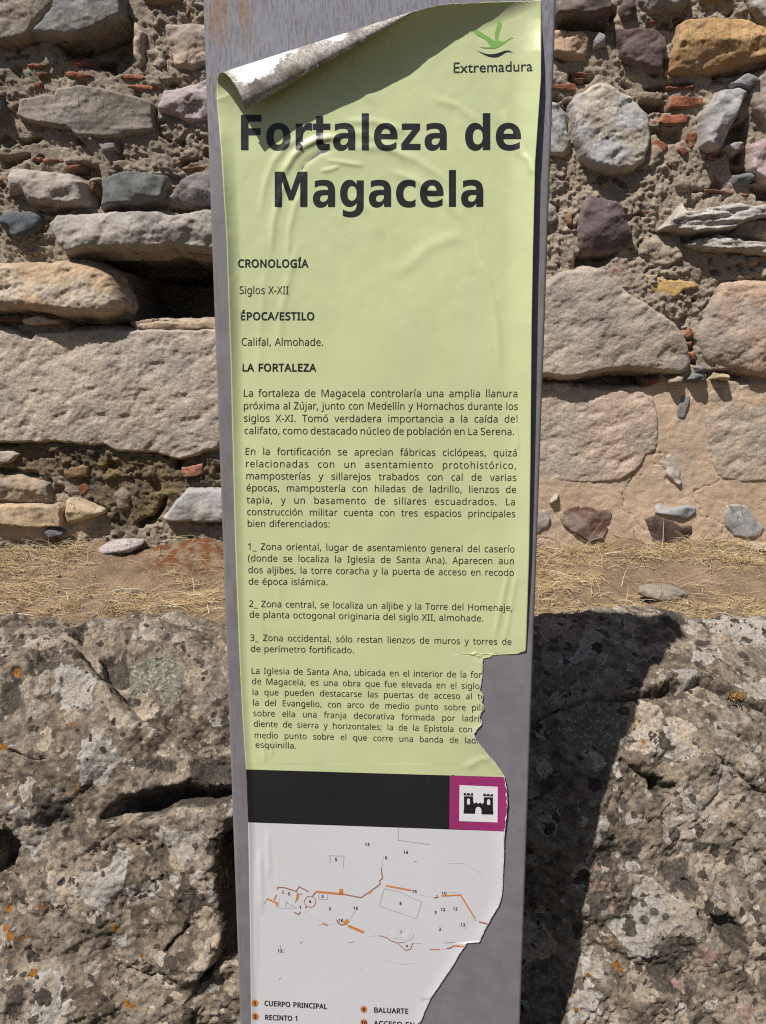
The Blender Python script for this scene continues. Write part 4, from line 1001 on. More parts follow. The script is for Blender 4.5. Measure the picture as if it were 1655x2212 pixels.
def mat_metal():
    t = NT('galvanised steel', 0.55, 0.3)
    t.b.inputs['Metallic'].default_value = 0.12
    z = t.n('ShaderNodeSeparateXYZ'); t.link(t.xyz, z.inputs[0])
    brush = t.noise(1.0, 6, 0.7, vec=t.map((360, 360, 60)))
    blot = t.noise(22, 5, 0.6)
    c = t.mix(t.ramp(blot, 0.32, 0.68, False), (0.182, 0.170, 0.178), (0.222, 0.209, 0.218))
    # the zone the sheet has peeled off: dried glue, brushed streaks, grime
    top = t.ramp(z.outputs['Z'], EYE + 0.30, EYE + 0.38)
    glue = t.ramp(brush, 0.46, 0.60)
    c2 = t.mix(glue, (0.235, 0.232, 0.262), (0.165, 0.158, 0.170))
    spk = t.ramp(t.noise(1.0, 5, 0.7, vec=t.map((150, 150, 80))), 0.63, 0.68)
    c2 = t.mix(t.math('MULTIPLY', spk, 0.8), c2, (0.13, 0.10, 0.085))
    c = t.mix(top, c, c2)
    # rust runs, strongest at the top left
    rs = t.noise(1.0, 5, 0.7, vec=t.map((60, 60, 7)))
    x = z.outputs['X']
    left = t.ramp(x, -0.10, -0.25)
    rk = t.ramp(t.math('ADD', rs, t.math('MULTIPLY', t.math('MULTIPLY', left, t.ramp(z.outputs['Z'], EYE + .45, EYE + .56)), 0.14)), 0.60, 0.70)
    c = t.mix(t.math('MULTIPLY', t.math('MULTIPLY', rk, top), 0.8), c, t.mix(t.ramp(t.noise(90, 4, .6), .4, .6), (0.22, 0.105, 0.045), (0.27, 0.17, 0.10)))
    edge = t.ramp(t.math('ABSOLUTE', x), 0.238, 0.243)
    er = t.ramp(t.noise(1.0, 4, 0.7, vec=t.map((150, 150, 14))), 0.555, 0.64)
    c = t.mix(t.math('MULTIPLY', t.math('MULTIPLY', er, edge), 0.75), c, (0.20, 0.15, 0.105))
    sp2 = t.ramp(t.noise(120, 4, 0.6), 0.70, 0.74)
    c = t.mix(t.math('MULTIPLY', sp2, 0.8), c, (0.12, 0.085, 0.06))
    stn = t.ramp(t.noise(13, 5, .65), .60, .70)
    c = t.mix(t.math('MULTIPLY', stn, .38), c, (.20, .165, .125))
    scr = t.ramp(t.noise(1.0, 3, .6, vec=t.map((240, 240, 9), rot=(0, .12, 0))), .70, .73)
    c = t.mix(t.math('MULTIPLY', scr, .3), c, (.36, .35, .36))
    n = t.bump(brush, t.math('MULTIPLY', t.math('ADD', 0.12, t.math('MULTIPLY', top, 0.9)), 0.5), 0.0006)
    n = t.bump(t.noise(140, 5, .6), 0.12, 0.001, n)
    return t.done(c, n, t.rng(blot, .3, .7, .50, .64))
M_METAL = mat_metal()
me = rounded_box(sL - s_off, sR - s_off, 0.0, TOPZ, -DEP, 0.0, 0.005)
obj('post', me, M_METAL, sign)

# ---- the sheet, described in picture units (px, py) with a lift w off the metal (also in picture units)
TEAR = np.array([(1170, 0), (1168.5, 170), (1156, 350), (1151, 560), (1148.5, 700), (1146, 1000), (1143, 1200), (1136.5, 1404), (1135, 1407.5), (1125, 1409), (1123, 1412), (1064, 1414.5), (1060, 1420.5), (1044, 1421.5), (1042.5, 1432), (1042, 1461.9), (1039, 1478), (1036.4, 1490.3),
                 (1043, 1500), (1044, 1507.8), (1041, 1518), (1046, 1526), (1045.6, 1532), (1038, 1543), (1036.4, 1551.5), (1041, 1558), (1040, 1566), (1029, 1577), (1027.7, 1581), (1023.3, 1585.2), (1026, 1592), (1029.9, 1599.7), (1047.4, 1622), (1068, 1645), (1078, 1659), (1089, 1675.4),
                 (1094.4, 1701.9), (1096, 1738.4), (1093, 1775), (1090, 1800), (1089, 1823.7), (1088.5, 1850), (1087, 1884.7), (1085, 1929.4), (1080, 1948), (1077, 1957.8), (1069, 1970), (1062.7, 1982.2), (1046.4, 2010.6), (1036.3, 2034), (1033, 2036), (1011, 2034), (1003.8, 2045.1), (992, 2062), (977.4, 2087.8), (953, 2124.3), (932.7, 2152.8),
                 (923, 2172), (916.4, 2189.4), (906.3, 2212), (882, 2290), (850, 2400)])
LEFT = np.array([(468, 0), (468, 214), (478, 330), (489.5, 517), (498.6, 792), (507.8, 1164), (515.8, 1383), (524, 1550), (531.7, 1662), (536.2, 1776.6), (540.7, 2027), (542.7, 2212), (545, 2400)])
def u_right(py): return np.interp(py, TEAR[:, 1], TEAR[:, 0]) + 0.7 * noise(np.asarray(py, float) * .16, 0.5, 0, 77) * (np.asarray(py) > 1410)
def u_left(py): return np.interp(py, LEFT[:, 1], LEFT[:, 0])
AP = (900.0, 22.0); A0 = math.radians(24.0); BETA = math.radians(6.2)
ELLX = [440, 600, 700, 787, 850, 900, 1000, 1100, 1170]
ELLY = [262, 255, 225, 196, 170, 142, 82, 44, 14]
ELLH = [4, 12, 26, 40, 48, 48, 29, 11, 0]
RIDGES = [  # polyline, half width, height (metres): wrinkles in the loosened sheet
    ([(602, 400), (617, 365), (633, 338), (655, 316), (680, 303), (712, 297), (745, 299)], 7.5, .0016),
    ([(640, 385), (660, 352), (690, 330), (730, 322)], 6, -.0006), ([(560, 470), (572, 400), (590, 350), (618, 315), (655, 292)], 7, .0007),
    ([(585, 560), (590, 480), (606, 420), (622, 380)], 7, .0009), ([(622, 590), (624, 500), (636, 450), (655, 405)], 6, .0007), ([(720, 280), (790, 290), (850, 320), (890, 360)], 9, .0005),
    ([(735, 262), (810, 262), (880, 285)], 8, .0005), ([(700, 345), (745, 352), (790, 358)], 5, .0006), ([(690, 371), (715, 366), (735, 358)], 4, .0006), ([(830, 365), (900, 390), (960, 430), (1000, 480)], 9, .0006),
    ([(745, 320), (830, 318), (900, 345), (980, 400)], 9, .0006), ([(1085, 235), (1105, 300), (1128, 345)], 10, .0008), ([(930, 210), (990, 230), (1040, 270)], 9, .0004), ([(1130, 330), (1142, 350), (1150, 380)], 6, .0008),
    ([(1025, 522), (1050, 590), (1066, 650), (1076, 720), (1082, 800)], 7, .0007), ([(648, 520), (626, 590), (610, 660), (600, 760)], 8, .0006), ([(575, 560), (563, 700), (560, 830)], 8, .0004),
    ([(850, 600), (930, 530), (1010, 505)], 14, .0005), ([(1105, 1180), (1098, 1240), (1080, 1320), (1066, 1390)], 5, .0007), ([(1118, 1230), (1106, 1300), (1090, 1390)], 4, .0006), ([(588, 1640), (585, 1600), (581, 1560)], 3.5, .0006), ([(573, 1650), (570, 1610), (568, 1580)], 4, .0005),
    ([(1112, 905), (1117, 940), (1119, 975)], 3.5, .0007), ([(562, 1830), (563, 1900), (564, 1980)], 6, .0007), ([(578, 1790), (580, 1850), (581, 1900)], 5, .0006), ([(553, 1860), (554, 2000), (555, 2120)], 4, .0004), ([(1020, 1409), (1032, 1415), (1044, 1421)], 2.5, .0009),
    ([(760, 420), (800, 455), (830, 520)], 10, .0005), ([(700, 150), (760, 175), (820, 230)], 9, .0004), ([(600, 1330), (606, 1250), (604, 1150)], 7, .0003), ([(560, 1290), (566, 1360), (566, 1420)], 6, .0003), ([(1000, 1660), (1040, 1640), (1060, 1642)], 8, .0006)]
def sheet_w(px, py):
    """lift off the metal, in metres, of the part of the sheet that is not rolled"""
    px = np.asarray(px, float); py = np.asarray(py, float)
    w = np.full(px.shape, 0.0009)
    dr = np.clip(u_right(np.minimum(py, 1400)) - px, 0, None)
    a = np.interp(py, [0, 40, 110, 300, 700, 1000, 1250, 1400, 1440], [.0, .0008, .012, .016, .017, .013, .008, .0025, 0])
    w += a * np.clip(1 - dr / 62, 0, 1) ** 2
    d2 = np.clip(u_right(py) - px, 0, None)
    w += np.interp(py, [1410, 1430, 1580, 1640, 1680, 1740, 1900, 2100], [0, .0012, .0016, .003, .0045, .005, .002, .0015]) * np.clip(1 - d2 / 30, 0, 1) ** 2 * (py > 1412)
    dl = np.clip(px - u_left(py), 0, None)
    b = np.interp(py, [222, 300, 400, 700, 1000, 1400, 1700, 2212], [.0, .006, .011, .010, .006, .0045, .0045, .003])
    c = np.interp(py, [200, 500, 900, 1400, 2212], [34, 30, 24, 17, 14])
    w += b * np.clip(1 - dl / c, 0, 1) ** 1.6
    for pl, wd, hh in RIDGES:
        P = np.array(pl); m = (px > P[:, 0].min() - 4 * wd) & (px < P[:, 0].max() + 4 * wd) & (py > P[:, 1].min() - 4 * wd) & (py < P[:, 1].max() + 4 * wd)
        if not m.any(): continue
        d, s, par = poldist(px[m], py[m], pl)
        w[m] += 2.0 * hh * np.exp(-(d / wd) ** 2) * np.clip(np.minimum(par, 1 - par) * 5, 0, 1)
    w += 0.0005 * fbm(px / 130, py / 190, 0, 3, 42) * (py < 1650) + 0.00016 * fbm(px / 26, py / 36, 0, 2, 43) * (py < 700)
    return w
def sheet_pos(fx, fy):
    """flat sheet -> world"""
    fx = np.asarray(fx, float); fy = np.asarray(fy, float)
    dx, dy = AP[0] - fx, fy - AP[1]
    r = np.hypot(dx, dy); ang = np.arctan2(dy, np.maximum(dx, 1e-9))
    cone = (dx > 0.5) & (ang < A0)
    dl = np.where(cone, A0 - ang, 0)
    psi = dl / math.sin(BETA)
    er = np.array([-math.cos(A0), math.sin(A0), 0]); ep = np.array([-math.sin(A0), -math.cos(A0), 0]); nz = np.array([0, 0, 1.0])
    ax = math.cos(BETA) * er + math.sin(BETA) * nz; m = -math.sin(BETA) * er + math.cos(BETA) * nz
    q = r[..., None] * (math.cos(BETA) * ax + math.sin(BETA) * (-np.cos(psi)[..., None] * m + np.sin(psi)[..., None] * ep))
    px = np.where(cone, AP[0] + q[..., 0], fx); py = np.where(cone, AP[1] + q[..., 1], fy)
    wp = np.where(cone, q[..., 2], 0)
    ell = np.interp(px, ELLX, ELLY); yF = np.where(fx < AP[0], AP[1] + (AP[0] - fx) * math.tan(A0), np.interp(fx, [900, 960, 1170], [22, 9, 0]))
    tt = np.where(cone, 1.0, np.clip((ell - fy) / np.maximum(ell - yF, 8), 0, 1))
    wp = wp * 0.50 + 0.92 * np.interp(px, ELLX, ELLH) * tt ** 1.7
    w = sheet_w(fx, np.maximum(fy, 30.0))
    fade = np.where(cone, 0.25, 1.0)
    depth = ray(px, py); lam = (SP0 @ SN) / (depth @ SN)
    return on_sign(px, py, w * fade + wp * lam / FPX)
YB = [(1662.0, 1678.5), (1776.6, 1796.0)]        # slanted boundaries: green / black / white at the left and right edge
def ytop(fx): return np.interp(fx, [468, 900, 930, 960, 1010, 1170], [-16, 22, 15, 9.5, 6.5, 0.5])
# rows: t in [0,1] mapped to y between boundaries so that colour changes fall exactly on rows
cols = 190
seg = [(0.0, 300.0, 150), (300.0, 1400.0, 330), (1400.0, None, 160), (None, None, 50), (None, 2300.0, 230)]
uu = np.linspace(0, 1, cols)
rows_y = []; rows_m = []
def ysl(k, u): return YB[k][0] + (YB[k][1] - YB[k][0]) * u
for i, (a, b, n) in enumerate(seg):
    for j in range(n):
        f = j / n
        if i == 0: y = ytop(468 + uu * 702) * (1 - f) + 300 * f
        elif i == 1: y = a + (b - a) * f + 0 * uu
        elif i == 2: y = 1400 * (1 - f) + ysl(0, uu) * f
        elif i == 3: y = ysl(0, uu) * (1 - f) + ysl(1, uu) * f
        else: y = ysl(1, uu) * (1 - f) + 2300 * f
        rows_y.append(y); rows_m.append((0, 0, 0, 2, 4)[i])
rows_y.append(np.full(cols, 2300.0))
FY = np.array(rows_y)
ul = u_left(FY); ur = u_right(FY)
FX = ul + (ur - ul) * uu
# the free (rolled) edge is a little ragged
FY = FY + np.where((np.arange(len(FY)) < 60)[:, None], (1 - np.arange(len(FY))[:, None] / 60) * 2.2 * fbm(FX / 16, 0.3, 0, 3, 55), 0)
P = sheet_pos(FX, FY)
F = gridfaces(len(FY), cols, flip=True)
mi = np.repeat(np.array(rows_m), cols - 1)
def vinyl(name, c, var=.05, rough=.42):
    t = NT(name, rough, 0.45)
    z = t.noise(5, 4, .6)
    cc = t.mix(1.0, c, t.mix(t.ramp(z, .3, .7, False), (1 - var, 1 - var, 1 - var), (1 + var, 1 + var, 1 + var * .8)), 'MULTIPLY')
    st = t.noise(1.0, 5, .65, vec=t.map((38, 38, 3.5)))
    cc = t.mix(t.math('MULTIPLY', t.ramp(st, .52, .72), .16), cc, (.60, .57, .44) if c[1] > .3 else c)
    d = t.ramp(t.noise(70, 5, .7), .66, .74)
    cc = t.mix(t.math('MULTIPLY', d, .16), cc, (.25, .21, .15))
    dd = t.ramp(t.vor(26), .035, .02)
    cc = t.mix(t.math('MULTIPLY', dd, t.math('MULTIPLY', t.ramp(t.noise(9, 2, .5), .5, .6), .5)), cc, (.16, .12, .08))
    n = t.bump(t.noise(45, 3, .5), .05, .002)
    return t.done(cc, n)
def vinyl_back():
    t = NT('vinyl back with old glue', 0.45, 0.4)
    v = t.noise(1.0, 6, 0.72, vec=t.map((95, 150, 95)))
    patch = t.noise(9, 3, .5)
    k = t.ramp(t.math('ADD', t.math('MULTIPLY', v, 1.7), t.math('ADD', t.math('MULTIPLY', patch, .15), t.math('MULTIPLY', t.attr('clean', 'Fac'), .55))), 1.24, 1.28)
    gl = t.mix(t.ramp(t.noise(260, 5, .7), .38, .62), (.25, .22, .19), (.52, .485, .445))
    gl = t.mix(t.ramp(t.noise(20, 3, .5), .5, .66), gl, (.16, .13, .10))
    c = t.mix(k, gl, (.80, .79, .80))
    n = t.bump(t.math('ADD', k, t.math('MULTIPLY', t.noise(200, 4, .7), .5)), .5, .0006)
    return t.done(c, n, t.rng(k, 0, 1, .75, .3))
M_GREEN = vinyl('green vinyl', (.545, .59, .315), .07)
M_BLACK = vinyl('black vinyl', (.012, .0115, .0125), .2, .55)
M_WHITE = vinyl('white vinyl', (.61, .60, .615), .02)
M_BACK = vinyl_back()
me = npmesh('vinyl_sheet', P.reshape(-1, 3), F, True, mi)
dxa, dya = AP[0] - FX, FY - AP[1]
angf = np.degrees(np.arctan2(dya, np.maximum(dxa, 1))); rr = np.hypot(dxa, dya)
def spot(r0, r1, a0, a1): return sstep(r0 - 14, r0 + 14, rr) * (1 - sstep(r1 - 14, r1 + 14, rr)) * sstep(a0 - 2.5, a0 + 2.5, angf) * (1 - sstep(a1 - 2.5, a1 + 2.5, angf))
clean = np.clip(spot(335, 428, 4.5, 20) + 0.55 * spot(275, 345, 8, 18) + .85 * spot(165, 200, 6, 13) + .22 * spot(60, 335, 8, 20) + .5 * spot(20, 300, -3, 1.2), 0, 1)
fattr(me, 'clean', clean.ravel())
sheet = obj('vinyl_sheet', me, [M_GREEN, M_BACK, M_BLACK, M_BACK, M_WHITE, M_BACK], sign)
sheet['label'] = 'torn lime green, black and white printed vinyl sheet curling off at the top left'
so_ = sheet.modifiers.new('thickness', 'SOLIDIFY')
so_.thickness = 0.00025; so_.offset = -1.0; so_.material_offset = 1; so_.material_offset_rim = 1; so_.use_rim = True

# ---- everything printed on it
INK = flat_mat('black ink', (.015, .0145, .0145), .38, .45)
INK_B = flat_mat('brown-black ink', (.016, .013, .008), .4, .4)
GREENS = flat_mat('leaf green ink', (.20, .40, .085), .42, .4, .05)
MAGENTA = flat_mat('magenta ink', (.30, .030, .135), .42, .4, .04)
WHITE_INK = flat_mat('white ink', (.70, .69, .70), .42, .4, .02)
ORANGE = flat_mat('orange ink', (.60, .215, .06), .45, .4, .08)
RUSTY = flat_mat('red-brown ink', (.34, .13, .09), .45, .4, .08)
GREYI = flat_mat('grey ink', (.42, .41, .43), .45, .4)
PALEI = flat_mat('pale grey ink', (.585, .575, .60), .45, .4)
def drape(V2, F, eps):
    V2 = np.asarray(V2, float)
    return on_sign(V2[:, 0], V2[:, 1], sheet_w(V2[:, 0], np.maximum(V2[:, 1], 30.0)) + eps)
def printed(name, polys, mat, eps=.00035, sub=None, clip=False, parent=None):
    """a flat printed mark from outlines in picture units (holes by even-odd nesting); draped on the sheet"""
    cu = bpy.data.curves.new(name, 'CURVE'); cu.dimensions = '2D'; cu.fill_mode = 'FRONT'
    for p in polys:
        s = cu.splines.new('POLY'); s.points.add(len(p) - 1)
        for i, (x, y) in enumerate(p): s.points[i].co = (x / 100, -y / 100, 0, 1)
        s.use_cyclic_u = True
    return curve_to_sheet(name, cu, mat, eps, sub, clip, parent)
def curve_to_sheet(name, cu, mat, eps, sub, clip, parent, xf=None):
    o = bpy.data.objects.new(name, cu); COL.objects.link(o)
    dg = bpy.context.evaluated_depsgraph_get(); dg.update()
    me0 = o.evaluated_get(dg).to_mesh()
    bm = bmesh.new(); bm.from_mesh(me0)
    o.evaluated_get(dg).to_mesh_clear(); bpy.data.objects.remove(o); bpy.data.curves.remove(cu)
    bmesh.ops.remove_doubles(bm, verts=bm.verts, dist=1e-5)
    for v in bm.verts:
        v.co = Vector((v.co.x * 100, -v.co.y * 100, 0)) if xf is None else Vector(xf(v.co.x, v.co.y))
    return bm_to_sheet(name, bm, mat, eps, sub, clip, parent)
def bm_to_sheet(name, bm, mat, eps, sub, clip, parent):
    if clip and bm.verts:
        ys = [v.co.y for v in bm.verts]; y0, y1 = min(ys), max(ys)
        k = max(1, int((y1 - y0) / 6))
        edges = np.linspace(y0, y1, k + 1)
        for e in edges[1:-1]:
            bmesh.ops.bisect_plane(bm, geom=bm.verts[:] + bm.edges[:] + bm.faces[:], plane_co=(0, e, 0), plane_no=(0, 1, 0))
        for a, b in zip(edges[:-1], edges[1:]):
            fs = [f for f in bm.faces if a - .01 <= f.calc_center_median().y <= b + .01]
            if not fs: continue
            xa, xb = float(u_right(a)) - .8, float(u_right(b)) - .8
            no = Vector((b - a, -(xb - xa), 0)).normalized()
            ge = list({v for f in fs for v in f.verts} | {e for f in fs for e in f.edges} | set(fs))
            bmesh.ops.bisect_plane(bm, geom=ge, plane_co=(xa, a, 0), plane_no=no)
            dead = [f for f in bm.faces if a - .01 <= f.calc_center_median().y <= b + .01 and (f.calc_center_median() - Vector((xa, a, 0))).dot(no) > 0]
            bmesh.ops.delete(bm, geom=dead, context='FACES')
    if sub and bm.verts:
        xs = [v.co.x for v in bm.verts]; ys = [v.co.y for v in bm.verts]
        for c in np.arange(min(xs), max(xs), sub):
            bmesh.ops.bisect_plane(bm, geom=bm.verts[:] + bm.edges[:] + bm.faces[:], plane_co=(c, 0, 0), plane_no=(1, 0, 0))
        for c in np.arange(min(ys), max(ys), sub):
            bmesh.ops.bisect_plane(bm, geom=bm.verts[:] + bm.edges[:] + bm.faces[:], plane_co=(0, c, 0), plane_no=(0, 1, 0))
    me = bpy.data.meshes.new(name); bm.to_mesh(me); bm.free()
    V2 = np.array([v.co[:2] for v in me.vertices]).reshape(-1, 2)
    if len(V2):
        P = drape(V2, None, eps)
        me.vertices.foreach_set('co', P.astype(np.float32).ravel()); me.update()
        # face the viewer
        a = sum(1 if p.normal.dot(Vector(SN)) > 0 else -1 for p in me.polygons)
        if a < 0: me.flip_normals()
    if mat is None: return me
    return obj(name, me, mat, parent or sheet)
def joined(name, mes, mat, parent=None):
    bm = bmesh.new()
    for m in mes: bm.from_mesh(m)
    me = bpy.data.meshes.new(name); bm.to_mesh(me); bm.free()
    return obj(name, me, mat, parent or sheet)
def decode(tab):
    out = {}
    for ch, s in tab.items():
        a = s.split('|'); sp = []
        for q in a[1:]:
            x = y = 0; pts = []
            for d in q.split(' '):
                dx, dy = d.split(','); x += int(dx); y += int(dy); pts.append((x / 1000, y / 1000))
            sp.append(pts)
        out[ch] = (int(a[0]) / 1000, sp)
    out[' '] = (0.26, [])
    return out
